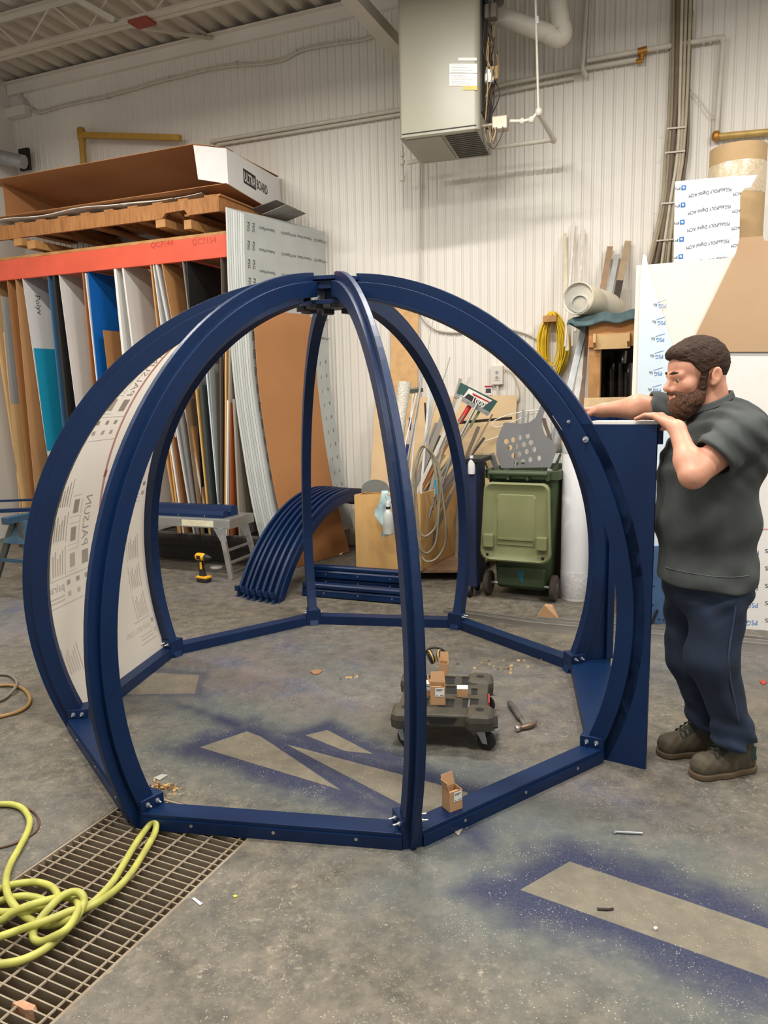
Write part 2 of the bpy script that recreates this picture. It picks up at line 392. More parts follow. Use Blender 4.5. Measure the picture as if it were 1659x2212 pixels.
# ================================================================== DOME FRAME
TH0 = math.radians(-99.86319); AP_O, AP_I, BH = 1.300, 1.2155, .0615
ZC, RO, RS, RI = .645, 1.545, 1.503, 1.432
def vaz(k): return TH0 + math.pi/8 + k*math.pi/4
def radial(k): a = vaz(k); return V((math.cos(a), math.sin(a), 0)), V((-math.sin(a), math.cos(a), 0))
DOME = empty('dome_frame', (0,0,0), 'large dark blue octagonal dome frame of curved wooden ribs standing on the floor', 'dome frame')
BL = MATS['blue_paint']
bolt_src = add('bolt', MB().lathe((0,0,0), (0,0,1), [(.011,0),(.011,.003),(.007,.003),(.0065,.009),(.0045,.009),(.0045,.026),(.003,.028)], 10), 'zinc', DOME, smooth=True)
first_bolt = [True]
def bolt(P, d, parent, name='bolt', k=1.0):
    mw = frame(P, Z if abs(V(d).z) < .9 else V((1,0,0)), None, d) @ Mx.Scale(k, 4)
    return inst(name, bolt_src, mw, parent)
def arc(R, a0, a1, n=44): return [(R*math.cos(a0+(a1-a0)*i/n), ZC+R*math.sin(a0+(a1-a0)*i/n)) for i in range(n+1)]
RIBS = []
for k in range(8):
    e, t = radial(k)
    def ring(Ra, Rb, w, z0=0.0, re=.155):
        A0, A1 = math.asin((z0-ZC)/Ra), math.acos(re/Ra); B0, B1 = math.asin((z0-ZC)/Rb), math.acos(re/Rb)
        out = []
        for i in range(45):
            u = i/44; a = A0+(A1-A0)*u; b = B0+(B1-B0)*u
            p = e*(Ra*math.cos(a))+Z*(ZC+Ra*math.sin(a)); q = e*(Rb*math.cos(b))+Z*(ZC+Rb*math.sin(b))
            out.append([p-t*w/2, p+t*w/2, q+t*w/2, q-t*w/2])
        return out
    rb = add('rib', MB().sweep(ring(RI, RS, .060)), BL, DOME, bevel=.002)
    add('fin', MB().sweep(ring(RS-.001, RO, .022, z0=.0 if k else -.0)), BL, rb, bevel=.0015)
    RIBS.append(rb)
    for i, an in enumerate((-.05, .35, .8)):
        if k in (6, 7, 1):
            P = e*(1.47*math.cos(an))+Z*(ZC+1.47*math.sin(an)); sg = -1 if k != 2 else 1
            add('screw_hole', MB().lathe(P - t*(.0302 if k != 7 else -.0302)*(1 if k!=6 else 1), -t if k != 7 else t, [(.004,0),(.004,.0006)], 8), 'black', rb)
# corner blocks, beams
def vert(k, ap): return radial(k)[0]*(ap/math.cos(math.pi/8))
def side(k): a = TH0+k*math.pi/4; return V((math.cos(a), math.sin(a), 0)), V((-math.sin(a), math.cos(a), 0))
BD = .090; BO = .040
for k in range(8):
    # vertex k lies between side k and side k+1
    e, t = radial(k); n1, s1 = side(k); n2, s2 = side((k+1) % 8)
    half = AP_O*math.tan(math.pi/8)
    c1o = n1*AP_O + s1*(half-BO); c1i = n1*AP_I + s1*(half-BD)
    c2o = n2*AP_O - s2*(half-BO); c2i = n2*AP_I - s2*(half-BD)
    hB = .108
    blk = add('corner_block', MB().prism([c1i, c1o, vert(k, AP_O-.012), c2o, c2i], Z*hB), BL, DOME, bevel=.002)
    for ca, cb, sg in ((c1i, c1o, -s1), (c2i, c2o, s2)):
        d_ = (cb-ca).normalized(); nb = d_.cross(Z); nb = nb if nb.dot(sg) > 0 else -nb
        for u in (.30, .72): bolt(ca.lerp(cb, u) + Z*.085, nb, blk, k=.9)
for k in range(8):
    n, s = side(k); half = AP_O*math.tan(math.pi/8) - BO; hin = AP_O*math.tan(math.pi/8) - BD
    if k == 2: continue
    bm_ = add('base_beam', MB().prism([n*AP_I-s*hin, n*AP_I+s*hin, n*AP_O+s*half, n*AP_O-s*half], Z*BH), BL, DOME, bevel=.002)
    add('outer_batten', MB().obox(n*(AP_O+.003) + Z*(BH/2-.008), s*(half-.001), n*.0035, Z*(BH/2-.0085)), BL, bm_)
    for u in (-.30, 0.02, .33):
        add('screw', MB().lathe(n*(AP_O+.0064)+s*u+Z*.030, n, [(.0065,0),(.0065,.0012),(.003,.0014)], 10), 'zinc', bm_)
# hub
def octo(r, z, a0=0): return [V((r*math.cos(TH0+a0+i*math.pi/4), r*math.sin(TH0+a0+i*math.pi/4), z)) for i in range(8)]
HUB = add('hub', MB().prism(octo(.172, 2.148, math.pi/8), Z*.019), BL, DOME, bevel=.002)
add('upper_hub_plate', MB().prism(octo(.150, 2.108, math.pi/8), Z*.039), BL, HUB, bevel=.002)
add('lower_hub_plate', MB().prism(octo(.165, 2.036, math.pi/8), Z*.02), BL, HUB, bevel=.002)
add('hub_core', MB().prism(octo(.06, 2.056, math.pi/8), Z*.052), BL, HUB)
for k in range(8):
    e, t = radial(k); add('hub_bracket', MB().obox(e*.145+Z*2.026, e*.03, t*.028, Z*.010), 'black', HUB)
M('galv_tab', (176,172,170), .4, .4)
# ------- doorway box between ribs 1 and 2
DW = 1.567; DT = 1.463
def pnl(k, sg):
    e, t = radial(k); pts = [(1.392, 0.0), (DW, 0.0), (DW, DT)]
    a1 = math.asin((DT-ZC)/RS); a0 = math.asin((0-ZC)/RS)
    for i in range(31):
        a = a1+(a0-a1)*i/30; pts.append((RS*math.cos(a), ZC+RS*math.sin(a)))
    pts = pts[1:]
    P = [e*r+Z*z+t*sg for r, z in pts]; return MB().prism(P, t*(-.018 if sg > 0 else .018))
E1, T1 = radial(1); E2, T2 = radial(2)
# panel skins sit on the outside faces of the two door ribs' fins
pn = add('door_side_panel', pnl(1, -.011), BL, DOME); pf = add('door_side_panel', pnl(2, .011), BL, DOME)
add('edge_strip', MB().obox(E2*(DW-.02)+T2*-.012+Z*(DT/2+.03), E2*.02, T2*.019, Z*(DT/2-.03)), BL, pf)
sillp = [vert(1, AP_I)*1.0, E1*(DW-.02)+T1*.012, E2*(DW-.02)-T2*.012, vert(2, AP_I)]
n2_, s2_ = side(2)
hs = AP_I*math.tan(math.pi/8)
sill = add('door_sill', MB().prism([n2_*AP_I-s2_*(hs-.03), E1*1.40+T1*.012, E1*(DW-.02)+T1*.012, E2*(DW-.02)-T2*.012, E2*1.40-T2*.012, n2_*AP_I+s2_*(hs-.03)], Z*.058), BL, DOME, bevel=.002)
M('white_board', (226,222,212), .5, var=.03)
lint = add('door_header', MB().prism([E1*1.30+T1*.0, E1*DW, E1*DW+T1*.10, E1*1.30+T1*.10], Z*.012), 'white_board', DOME); lint.location.z += DT; ORG[lint] = ORG[lint]+Z*DT
add('header_front', MB().obox((E1+E2)*DW/2 + Z*(DT-.045) + (E1+E2).normalized()*.012, (E1-E2)*DW/2, (E1+E2).normalized()*.010, Z*.034), BL, lint)
def rin(z, tt): r = math.sqrt((RI-.002)**2-(z-ZC)**2); return E1*r+T1*tt+Z*z
add('header_tab', MB().prism([rin(1.50,-.029), rin(1.44,-.029), rin(1.435,.029)], -E1*.003), 'galv_tab', lint)
bolt(E1*1.289-T1*.0302+Z*1.402, -T1, RIBS[1], k=1.2); bolt(E1*1.215-T1*.0302+Z*1.475, -T1, RIBS[1], k=.7)
# ------- translucent printed sheet between ribs 5 and 6
def pal_mat(nm='film_sheet', rgb=(228,220,208)):
    m = bpy.data.materials.new(nm); m.use_nodes = True; nt = m.node_tree; b = nt.nodes['Principled BSDF']
    b.inputs['Base Color'].default_value = (*lin(rgb), 1); b.inputs['Roughness'].default_value = .3
    tr = nt.nodes.new('ShaderNodeBsdfTranslucent'); tr.inputs[0].default_value = (*lin(rgb), 1)
    mx = nt.nodes.new('ShaderNodeMixShader'); mx.inputs[0].default_value = .5
    nt.links.new(b.outputs[0], mx.inputs[1]); nt.links.new(tr.outputs[0], mx.inputs[2]); nt.links.new(mx.outputs[0], nt.nodes['Material Output'].inputs[0])
    MATS[nm] = m
pal_mat()
e5, t5 = radial(5); e6, t6 = radial(6)
RP = RS+.004
def PAL(u, a, off=0.0):
    """u 0..1 from rib 5 to rib 6, a = arc angle"""
    r = RP+off; p = e5*(r*math.cos(a))+Z*(ZC+r*math.sin(a)); q = e6*(r*math.cos(a))+Z*(ZC+r*math.sin(a)); return p.lerp(q, u)
a0, a1 = math.asin((.05-ZC)/RP), 1.22
SHEET = add('clear_panel', MB().strip([[PAL(u, a0+(a1-a0)*i/48) for u in (.012,.25,.5,.75,.988)] for i in range(49)]), 'film_sheet', DOME, smooth='all', fixn=False, label='translucent white plastic sheet printed with grey lettering')
for _n, _c in (('film_ink', (190,183,174)), ('film_ink_light', (212,205,196)), ('film_red', (220,176,168)), ('film_red2', (206,96,86))): pal_mat(_n, _c)
CH = 2*math.sin(math.pi/8)           # chord per unit radius
def palmap(u0, arc0, h, flip=1):
    """text running up the arc; letter tops toward rib 5 or 6; u measured in metres across"""
    def f(x, y):
        a = a0 + (arc0 + x*h)/RP; w = RP*math.cos(a)*CH
        # constant metric distance from the mid line
        return PAL(.5 + (u0 + flip*y*h)/w, a, -.003)
    return f
def ptext(body, arc0, u0, h, mat, flip=1, bold=False):
    mb = MB(); text_on(mb, body, palmap(u0, arc0, h, flip), bold); return add('print', mb, mat, SHEET, kind=None)
def prect(arc0, arc1, ua, ub, mat):
    mb = MB(); n = max(2, int((arc1-arc0)/.05)); rows = []
    for i in range(n+1):
        ar = arc0+(arc1-arc0)*i/n; a = a0+ar/RP; w = RP*math.cos(a)*CH
        rows.append([PAL(.5+ua/w, a, -.003), PAL(.5+ub/w, a, -.003)])
    mb.strip(rows); return add('print', mb, mat, SHEET, fixn=False)
# ---- print on the clear sheet (mirrored because we look at its back)
def halfw(ar): return RP*math.cos(a0+ar/RP)*CH/2 - .04
def rect(a_, b_, u, v, m_):
    if max(abs(u), abs(v)) < min(halfw(a_), halfw(b_)) and a_ > .03 and b_ < 2.35: prect(a_, b_, u, v, m_)
def across(body, u0, ar, h, m_, width):
    w = text2d(body)[2]; k = width/w; mb = MB()
    if max(abs(u0), abs(u0+width)) > halfw(ar)+.03: return
    def f(x, y):
        a = a0+(ar+y*h)/RP; return PAL(.5+(u0+x*k)/(RP*math.cos(a)*CH), a, -.003)
    text_on(mb, body, f); add('print', mb, m_, SHEET)
def along(body, ar, u, h, m_, width):
    w = text2d(body)[2]; k = width/w; mb = MB()
    def f(x, y):
        a = a0+(ar+x*k)/RP; return PAL(.5+(u-y*h)/(RP*math.cos(a)*CH), a, -.003)
    if abs(u) < halfw(ar+width): text_on(mb, body, f); add('print', mb, m_, SHEET)
for b_, du in ((-.06,0),(.81,0),(1.68,0),(-.50,-.755),(.37,-.755),(1.24,-.755)):
    along('PALSUN', b_, .155+du, .062, 'film_ink', .28); along('polycarbonate sheets', b_, .195+du, .020, 'film_ink_light', .27)
    rect(b_-.095, b_-.02, .09+du, .150+du, 'film_ink')
    for k_, a_ in enumerate((b_-.09, b_+.05, b_+.20)):
        rect(a_, a_+.075, .215+du, .262+du, 'film_ink' if k_ else 'film_ink_light')
        rect(a_-.02, a_-.017, .20+du, .28+du, 'film_ink_light'); rect(a_+.095, a_+.098, .20+du, .28+du, 'film_ink_light')
    for a_ in (b_-.12, b_+.06, b_+.24): 
        rect(a_, a_+.155, .300+du, .305+du, 'film_ink'); rect(a_, a_+.155, .43+du, .434+du, 'film_ink')
        for q in range(5): rect(a_+.01, a_+.14-.02*(q % 3), .322+q*.02+du, .332+q*.02+du, 'film_ink_light')
    for a_ in (b_-.13, b_-.27): rect(a_, a_+.003, .05+du, .30+du, 'film_ink'); rect(a_, a_+.003, .30+du, .48+du, 'film_ink')
    for k_, u_ in enumerate((.10,.18,.265)):
        rect(b_-.175, b_-.15, u_+du, u_+.03+du, 'film_ink'); rect(b_-.235, b_-.21, u_+du, u_+.03+du, 'film_ink_light')
    across('palram' if du == 0 else 'palram.com', .317+du, b_-.19, .045, 'film_ink' if du == 0 else 'film_ink_light', .157 if du == 0 else .285)
    for q in range(2): rect(b_-.225-.02*q, b_-.217-.02*q, .32+du, .46+du, 'film_ink_light')
rows = []
for i in range(40):
    ar = .35+i*.05; u = -.012+.085*(ar-.85); a = a0+ar/RP; w = RP*math.cos(a)*CH; rows.append([PAL(.5+(u-.011)/w, a, -.003), PAL(.5+(u+.011)/w, a, -.003)])
add('print_stripe', MB().strip(rows), 'film_red', SHEET, fixn=False)
for ar in (1.18, 2.05): prect(ar, ar+.04, -.012+.085*(ar-.85)-.014, -.012+.085*(ar-.85)+.014, 'film_red2')
# ================================================================== RACK OF SHEETS
M('rack_orange', (214,88,62), .5, var=.08, scale=5); M('dark_board', (46,42,38), .8)
RF = 1.1
RK = empty('storage_rack', WP(-3.7, .6, 0), 'steel sheet rack with a faded orange-red front beam and dark base', 'rack')
rbm = add('front_beam', MB().obox(WP(-3.75, RF-.02, 2.965), T*1.48, N*.025, Z*.10).obox(WP(-3.75, RF-.045, 3.06), T*1.48, N*.04, Z*.008), 'rack_orange', RK, bevel=.006)
add('rear_beam', MB().obox(WP(-3.75, .08, 2.965), T*1.48, N*.025, Z*.10), 'rack_orange', RK)
mbt = MB(); M('orange_scribble', (176,58,42), .6)
for st, px in (('QC7154', 415), ('QC7144', 325)):
    text_flat(mbt, st, wl(px, 536-(px-325)*.07, RF+.0062), T, Z, .055)
add('chalk_number', mbt, 'orange_scribble', rbm)
for s in (-5.2, -2.30): add('upright', MB().obox(WP(s-.03, .12, 1.48), T*.035, N*.04, Z*1.48), 'rack_orange', RK)
add('base_board', MB().obox(WP(-3.6, .62, .20), T*1.62, N*.50, Z*.055), 'dark_board', RK); add('base_kick', MB().obox(WP(-3.6, 1.08, .13), T*1.62, N*.02, Z*.125), 'dark_board', RK)
add('cross_slat', MB().obox(WP(-3.6, 1.10, .265), T*1.62, N*.01, Z*.012), M('grey_slat', (92,90,82), .7), RK)
# timber on top of the beam
add('ledger_board', MB().obox(WP(-3.75, RF-.06, 3.083), T*1.46, N*.05, Z*.014), 'pine', RK)
# ---- pallet
M('pallet_wood', (176,122,70), .75, rgb2=(146,96,52), scale=6, stretch=(6,6,1), bump=.1)
PL = empty('wooden_pallet', WP(-3.7,.6,3.27), 'long brown wooden pallet on top of the orange rack beam', 'pallet')
zt = 3.27
add('front_stringer', MB().prism([WP(-5.15,RF,zt), WP(-2.98,RF,zt), WP(-2.93,RF,zt+.045), WP(-2.72,RF,zt+.05), WP(-2.68,RF,zt), WP(-2.34,RF,zt), WP(-2.34,RF,zt+.135), WP(-5.15,RF,zt+.135)], N*.035), 'pallet_wood', PL)
add('end_stringer', MB().obox(WP(-2.355, .58, zt+.07), T*.018, N*.50, Z*.062), 'pallet_wood', PL)
add('end_cap_board', MB().obox(WP(-2.35, .58, zt+.140), T*.03, N*.52, Z*.008), 'pallet_wood', PL)
for s in (-4.4, -3.6, -3.0): add('stringer', MB().obox(WP(s, .55, zt+.08), T*.02, N*.52, Z*.05), 'pallet_wood', PL)
for i in range(10): add('deck_board', MB().obox(WP(-5.05+i*.29, .58, zt+.142), T*.055, N*.52, Z*.009), 'pallet_wood', PL)
for i in range(5): add('bottom_board', MB().obox(WP(-4.9+i*.55, .56, zt+.012), T*.05, N*.50, Z*.010), 'pallet_wood', PL)
for i, (px, py) in enumerate(((35,505),(50,530),(345,478),(385,495))):
    p = wl(px, py, RF+.05); s, o_ = so(p)
    add('lumber_bearer', MB().obox(WP(s+.10*(1 if i % 2 else 0), .62, 3.18 if i in (1,3) else 3.22), T*(.055 if i < 3 else .04), N*.52, Z*(.035 if i in (0,2) else .04)), 'pine', label=('sawn softwood bearer under the left end of the pallet, upper one', 'sawn softwood bearer under the left end of the pallet, lower one', 'sawn softwood bearer poking out under the pallet near the orange beam end', 'short softwood block resting on the orange beam under the pallet')[i], cat='timber', group='bearers under the pallet')
# ---- loose foam sheets on the pallet
M('foam_white', (224,220,210), .7, var=.04)
for i, (s0, s1, z, dz, o1) in enumerate(((-5.2,-3.45,3.455,.006,1.12), (-5.0,-2.9,3.468,.005,1.02), (-4.7,-2.6,3.480,.004,.98))):
    rows = [[WP(s0+(s1-s0)*k/12, o_, z+.012*math.sin(k*.9+i)) for k in range(13)] for o_ in (o1, .1)]
    mb = MB().strip(rows); n0 = len(mb.v); mb.strip([[p+Z*dz for p in r] for r in rows]); 
    m = 13
    for k in range(12): mb.f.append((k, k+1, n0+k+1, n0+k))
    add('foam_sheet', mb, 'foam_white' if i else M('white_card', (232,228,220), .6), label=('wavy white sheet hanging lowest over the front of the pallet', 'white sheet in the middle of the stack under the cardboard box', 'topmost white sheet directly under the big cardboard box')[i], cat='sheet', group='loose sheets on the pallet')
M('grey_offcut', (150,148,144), .7)
for i, (px, py, w_) in enumerate(((590,452,.30),(615,462,.26))):
    p = wl(px, py, .35+.1*i)
    add('offcut_sheet', MB().obox(p+Z*.0, N*.20, T*w_/2+Z*.03, Z*.002-T*.0003), 'grey_offcut', label=('grey offcut sticking out under the box end, left one','grey offcut sticking out under the box end, right one')[i], cat='offcut', group='grey offcuts on the pallet')
# ---- cardboard box
M('card_in', (170,118,74), .8, var=.05, scale=3); M('box_white', (224,222,218), .6, var=.02); M('ultra_ink', (24,24,26), .6)
BX = empty('cardboard_box', WP(-3.6,.55,3.50), 'long open cardboard box, white outside with black lettering, on the pallet', 'box')
z0, z1, s0, s1 = 3.515, 3.885, -5.15, -2.30; TL = -.07
def BP(s, off, z): return WP(s, off, z + (1.0-off)*-.095)
def slab(pts, ext): return MB().prism(pts, ext)
add('bottom_panel', slab([BP(s0,1.03,z0), BP(s1,1.03,z0), BP(s1+.02,.05,z0), BP(s0,.05,z0)], Z*.006), 'card_in', BX)
add('back_panel', slab([BP(s0,.06,z0+.006), BP(s1,.06,z0+.006), BP(s1,.06,z1), BP(s0,.06,z1)], N*.006), 'card_in', BX)
add('left_end', slab([BP(s0+.12,.06,z0+.006), BP(s0+.12,1.0,z0+.006), BP(s0+.12,1.0,z1-.03), BP(s0+.12,.06,z1-.03)], -T*.006), 'card_in', BX)
tp = add('top_panel', slab([BP(s0+.02,1.10,z1-.035), BP(-2.62,1.05,z1+.0), BP(s1-.02,.95,z1-.05), BP(s1,.05,z1+.02), BP(s0,.05,z1-.02)], Z*.006), 'card_in', BX)
re = add('right_end', slab([BP(s1,1.0,z0+.006), BP(s1,1.0,z1-.06), BP(s1,.06,z1), BP(s1,.06,z0+.006)], T*.006), 'box_white', BX)
add('corner_flap', slab([BP(s1+.003,1.0,z0+.007), BP(s1+.003,1.0,z1-.06), BP(-2.62,1.04,z1-.002), BP(-2.575,1.06,z0+.06)], N*.005), 'box_white', BX)
add('flap_edge', slab([BP(-2.62,1.05,z1+.006), BP(s1,.98,z1-.05), BP(s1-.05,.80,z1-.01), BP(-2.55,.80,z1+.012)], Z*.004), 'card_in', BX)
p0 = BP(s1+.0075, .72, z0+.19); xd = (BP(s1+.0075,.3,z0+.19)-p0)
mbt = MB(); text_flat(mbt, 'BOARD', BP(s1+.0080,.515,z0+.130)+N*.012, xd, Z, .088, .205, True); add('print_board', mbt, 'ultra_ink', re)
add('print_block', MB().poly([BP(s1+.0075,.735,z0+.105), BP(s1+.0075,.515,z0+.105), BP(s1+.0075,.515,z0+.235), BP(s1+.0075,.735,z0+.235)]), 'ultra_ink', re)
mbt = MB(); text_flat(mbt, 'ULTRA', BP(s1+.0085,.725,z0+.126), xd, Z, .088, .20, True); add('print_ultra', mbt, 'box_white', re)
# ---- sheets standing in the rack
SHC = {}
def sheet(name, label, rgb, th, top, bot, zb=.275, dep=1.0, off=RF, rough=.55, group='sheets standing in the rack', mat=None, extra=None):
    a = wl(*top, off); b = wl(*bot, off); d = b-a; b = a + d*((a.z-zb)/(a.z-b.z))
    m = mat or M('sheet_%d_%d_%d' % rgb, rgb, rough, var=.04, scale=2)
    pr = [a, b, b+T*th, a+T*th]
    return add(name, MB().prism([p+N*0 for p in pr], N*dep), m, label=label, cat='sheet', group=group)
SL = [
 ('plywood_sheet','beige-edged plywood sheet at the far left edge of the rack',(196,160,112),.018,(-28,600),(38,1033)),
 ('corrugated_sheet','narrow grey corrugated sheet behind the tan panel at far left',(150,150,146),.006,(2,640),(36,1033)),
 ('cardboard_sheet','brown cardboard sheet with a torn notch at top far left',(156,108,66),.008,(14,600),(60,1040)),
 ('fibreboard_sheet','tall tan fibreboard panel standing in front at far left, top lower than the rest',(198,164,114),.012,(7,718),(36,1033)),
 ('cardboard_sheet','creased brown cardboard sheet beside the handwritten white sheet',(178,134,92),.008,(31,583),(70,1010)),
 ('plastic_sheet','pale grey-white plastic sheet with a handwritten word on it',(208,204,200),.006,(47,595),(101,975)),
 ('plastic_sheet','teal blue plastic sheet in front of the handwritten white sheet',(22,138,168),.006,(73,752),(101,975)),
 ('plastic_sheet','thin slate-blue edged sheet left of the black sheets',(58,96,130),.012,(101,586),(133,905)),
 ('plastic_sheet','thick black sheet standing beside the large white one',(30,28,28),.030,(112,590),(142,890)),
 ('plastic_sheet','large white sheet with clipped corner between black and blue sheets',(214,211,204),.006,(126,590),(162,867)),
 ('plywood_sheet','reddish brown plywood edge left of the bright blue sheet',(160,104,66),.012,(177,586),(197,822)),
 ('foam_board','white foam board edge directly left of the bright blue sheet',(226,224,220),.010,(183,590),(207,812)),
 ('plastic_sheet','bright blue plastic sheet in the middle of the rack',(0,96,176),.005,(189,586),(204,745)),
 ('cardboard_sheet','plain brown cardboard piece below the bright blue sheet',(168,120,74),.004,(222,713),(231,790)),
 ('foam_board','thick white foam board left of a pale wood strip',(224,222,216),.030,(245,576),(263,760)),
 ('plastic_sheet','wide white plastic sheet right of the thick white foam board',(218,215,209),.020,(262,570),(284,745)),
 ('plywood_sheet','light brown plywood edge before the cardboard wrapped acrylic',(196,146,92),.012,(324,570),(338,700)),
 ('foam_board','narrow white foam strip before the cardboard wrapped acrylic',(228,226,222),.008,(330,572),(346,696)),
 ('plastic_sheet','pale grey sheet stack right before the cardboard wrapped acrylic',(190,190,188),.022,(335,569),(359,690)),
 ('wrapped_acrylic','brown paper wrapped acrylic sheet with black printing',(184,134,84),.010,(349,570),(371,695)),
 ('metal_sheet','grey metal sheet edge left of the black panel',(128,122,116),.010,(393,562),(404,655)),
 ('plastic_sheet','matt black plastic panel near the right end of the rack',(32,31,30),.010,(402,563),(408,655)),
 ('metal_sheet','brown-grey metal sheet beside the grey printed stack',(112,102,92),.006,(476,553),(479,650)),
]
SH = {}
for nm, lb, rgb, th, tp_, bt in SL:
    SH[lb] = sheet(nm, lb, rgb, th, tp_, bt, dep=.96 if th > .005 else .9)
# second row: lower pieces standing in front, seen through the dome
SL2 = [
 ('plywood_sheet','tan plywood offcut left of the paired white boards, seen through the dome',(190,144,92),.016,(352,955),(372,1078)),
 ('plywood_sheet','golden plywood strip seen through the dome beside the white board',(206,158,98),.014,(360,930),(378,1078)),
 ('foam_board','slim white board seen through the dome between wood strips',(232,228,220),.012,(366,955),(384,1078)),
 ('plywood_sheet','thin brown hardboard strip right of the slim white board',(150,100,60),.008,(372,945),(390,1078)),
 ('metal_extrusion','silver metal extrusion leaning in the rack, brightest strip',(196,194,192),.014,(378,920),(405,1080)),
 ('metal_extrusion','grey metal plate with worn edge beside the silver extrusion',(118,114,110),.035,(385,890),(412,1075)),
 ('metal_sheet','dusty brown metal sheet with slots seen through the dome',(134,110,84),.010,(397,862),(425,1080)),
 ('plywood_sheet','slender pine strip seen through the dome before the dark slate board',(210,170,104),.012,(421,835),(442,1050)),
 ('plastic_sheet','dark slate board seen through the dome',(58,62,60),.030,(430,832),(452,1084)),
 ('plastic_sheet','pale blue-white plastic strip leaning against the grey panel',(206,216,224),.010,(444,800),(462,1000)),
 ('plastic_sheet','mid grey plastic panel with angled top seen under the curved rib',(152,154,148),.008,(450,785),(470,1084)),
 ('metal_sheet','dark brown sheet with a notched edge by the pine post',(84,70,58),.014,(474,770),(476,1084)),
 ('pine_board','tall narrow pine board standing at the rack end',(214,168,104),.012,(486,745),(485,1084)),
 ('plastic_sheet','beige-grey sheet behind the white and orange boards',(170,158,142),.012,(494,735),(492,1084)),
 ('foam_board','white strip with orange edge at the rack end',(236,230,220),.014,(490,865),(488,1090)),
 ('plywood_sheet','thin orange-brown veneer strip at the rack end',(176,98,56),.006,(496,870),(497,1090)),
 ('plastic_sheet','taupe sheet standing lowest before the grey printed stack',(150,140,126),.020,(502,862),(513,1095)),
]
for i, (nm, lb, rgb, th, tp_, bt) in enumerate(SL2):
    SH[lb] = sheet(nm, lb, rgb, th, tp_, bt, dep=.5+.012*i, off=RF+.045, group='offcuts at the front of the rack', zb=.275)
# wood spacers under the beam
for i, (px, py) in enumerate(((190,583),(256,577),(330,570),(415,562))):
    s, o_ = so(wl(px, py, RF)); add('wood_spacer', MB().obox(WP(s, .6, 2.90), T*.035, N*.5, Z*.012), 'pine', label='pine spacer slat under the beam, %s' % ('beside the bright blue sheet','above the thick white foam board','above the wrapped acrylic','above the matt black panel')[i], cat='timber', group='pine spacer slats under the beam')
# handwriting and print
def face_frame(top, bot, th, off=RF):
    a = wl(*top, off); b = wl(*bot, off); return a, (b-a).normalized(), th
a, dn, th = face_frame((47,595),(101,975),.006); mbt = MB()
text_flat(mbt, 'Polyv', a+dn*.18+N*.13+T*.0068, dn, N, .07); add('handwriting', mbt, 'ink', SH['pale grey-white plastic sheet with a handwritten word on it'])
a, dn, th = face_frame((349,570),(371,695),.010); mbt = MB()
for u, v in ((.22,.35),(.62,.10),(.55,.62)): text_flat(mbt, 'ACRYLIC', a+dn*(u+.1)+N*v+T*.0108, (N-dn*.9), (dn+N*.9), .05, bold=True)
add('print', mbt, 'ink', SH['brown paper wrapped acrylic sheet with black printing'])
# ---- grey PVC sheets at the end of the rack, bowed, printed film
M('pvc_grey', (192,192,186), .5, var=.03, scale=2); M('pvc_edge', (176,180,176), .5, var=.06, scale=5); M('pvc_blue', (128,148,160), .5)
LF = [(487,447),(491,580),(497,735),(508,857),(523,965),(545,1095),(566,1180)]
def bow(px, off): return [wl(a_, b_, off) for a_, b_ in px]
SK = T*.285 + N*1.06                         # each sheet runs back and a little to the right
NPV = 8
RFp = [(528,462),(530,580),(536,690),(546,824),(563,944),(584,1070),(606,1180)]
pf0, pf1 = bow(LF, RF+.03), bow(RFp, RF+.03)
PV = []
for i in range(NPV):
    u0 = i/NPV; u1 = (i+.82)/NPV
    A_ = smooth_path([pf0[k].lerp(pf1[k], u0) for k in range(7)], 4); B_ = smooth_path([pf0[k].lerp(pf1[k], u1) for k in range(7)], 4)
    zb = min(p.z for p in A_)
    back = SK*(.97+.03*u1)
    sect = [[a_, b_, b_+back, a_+back] for a_, b_ in zip(A_, B_)]
    PV.append(add('pvc_sheet', MB().sweep(sect), 'pvc_edge' if i % 3 else 'pvc_grey', label=('leftmost grey plastic sheet of the bowed stack at the rack end','second sheet of the bowed grey stack from the rack','third sheet of the bowed grey stack from the rack','fourth sheet of the bowed grey stack from the rack','fifth sheet of the bowed grey stack from the rack','sixth sheet of the bowed grey stack from the rack','bowed grey sheet just behind the outermost printed one','outermost grey plastic sheet of the bowed stack, covered in small printing')[i], cat='sheet', group='bowed grey plastic sheets', smooth=True))
Bf = smooth_path(pf1, 8)
# print on the outer face
def pvp(d, zq, lift=.002):
    """point on outer sheet: d 0..1 going back, at height zq"""
    for k in range(len(Bf)-1):
        if Bf[k].z >= zq >= Bf[k+1].z:
            p = Bf[k].lerp(Bf[k+1], (Bf[k].z-zq)/(Bf[k].z-Bf[k+1].z+1e-9)); break
    else: p = Bf[-1]
    q = p - (pf1[0]-pf0[0])*.0225 + SK*d
    return q + T*(lift+.004)
mbt = MB(); 
z = 3.13; row = 0
skl = SK.length
while z > 2.05:
    for d0, st in ((.16,'Piedmont Plastics'), (.42,'ACM Digital ICX'), (.62,'Piedmont Plastics'), (.84,'ACM Digital ICX')):
        w = text2d(st)[2]; k = .20/w
        text_on(mbt, st, lambda x, y: pvp(d0 + (.20-x*k)/skl, z - y*.026 - .05*(.20-x*k)*0))
    z -= .19; row += 1
add('film_print', mbt, 'ink', PV[-1], kind='stuff')
mbt = MB(); z = 3.15
while z > .9:
    text_on(mbt, 'PSG', lambda x, y: pvp(.03 + .028*y, z - x*.035)); text_on(mbt, 'PSG', lambda x, y: pvp(.085 + .028*y, z - x*.035))
    z -= .16
for zq in np.arange(.5, 2.0, .14):
    text_on(mbt, '/', lambda x, y: pvp(.86 + .05*x, zq + y*.04)); text_on(mbt, 'B', lambda x, y: pvp(.94 + .02*x, zq + .02 + y*.035))
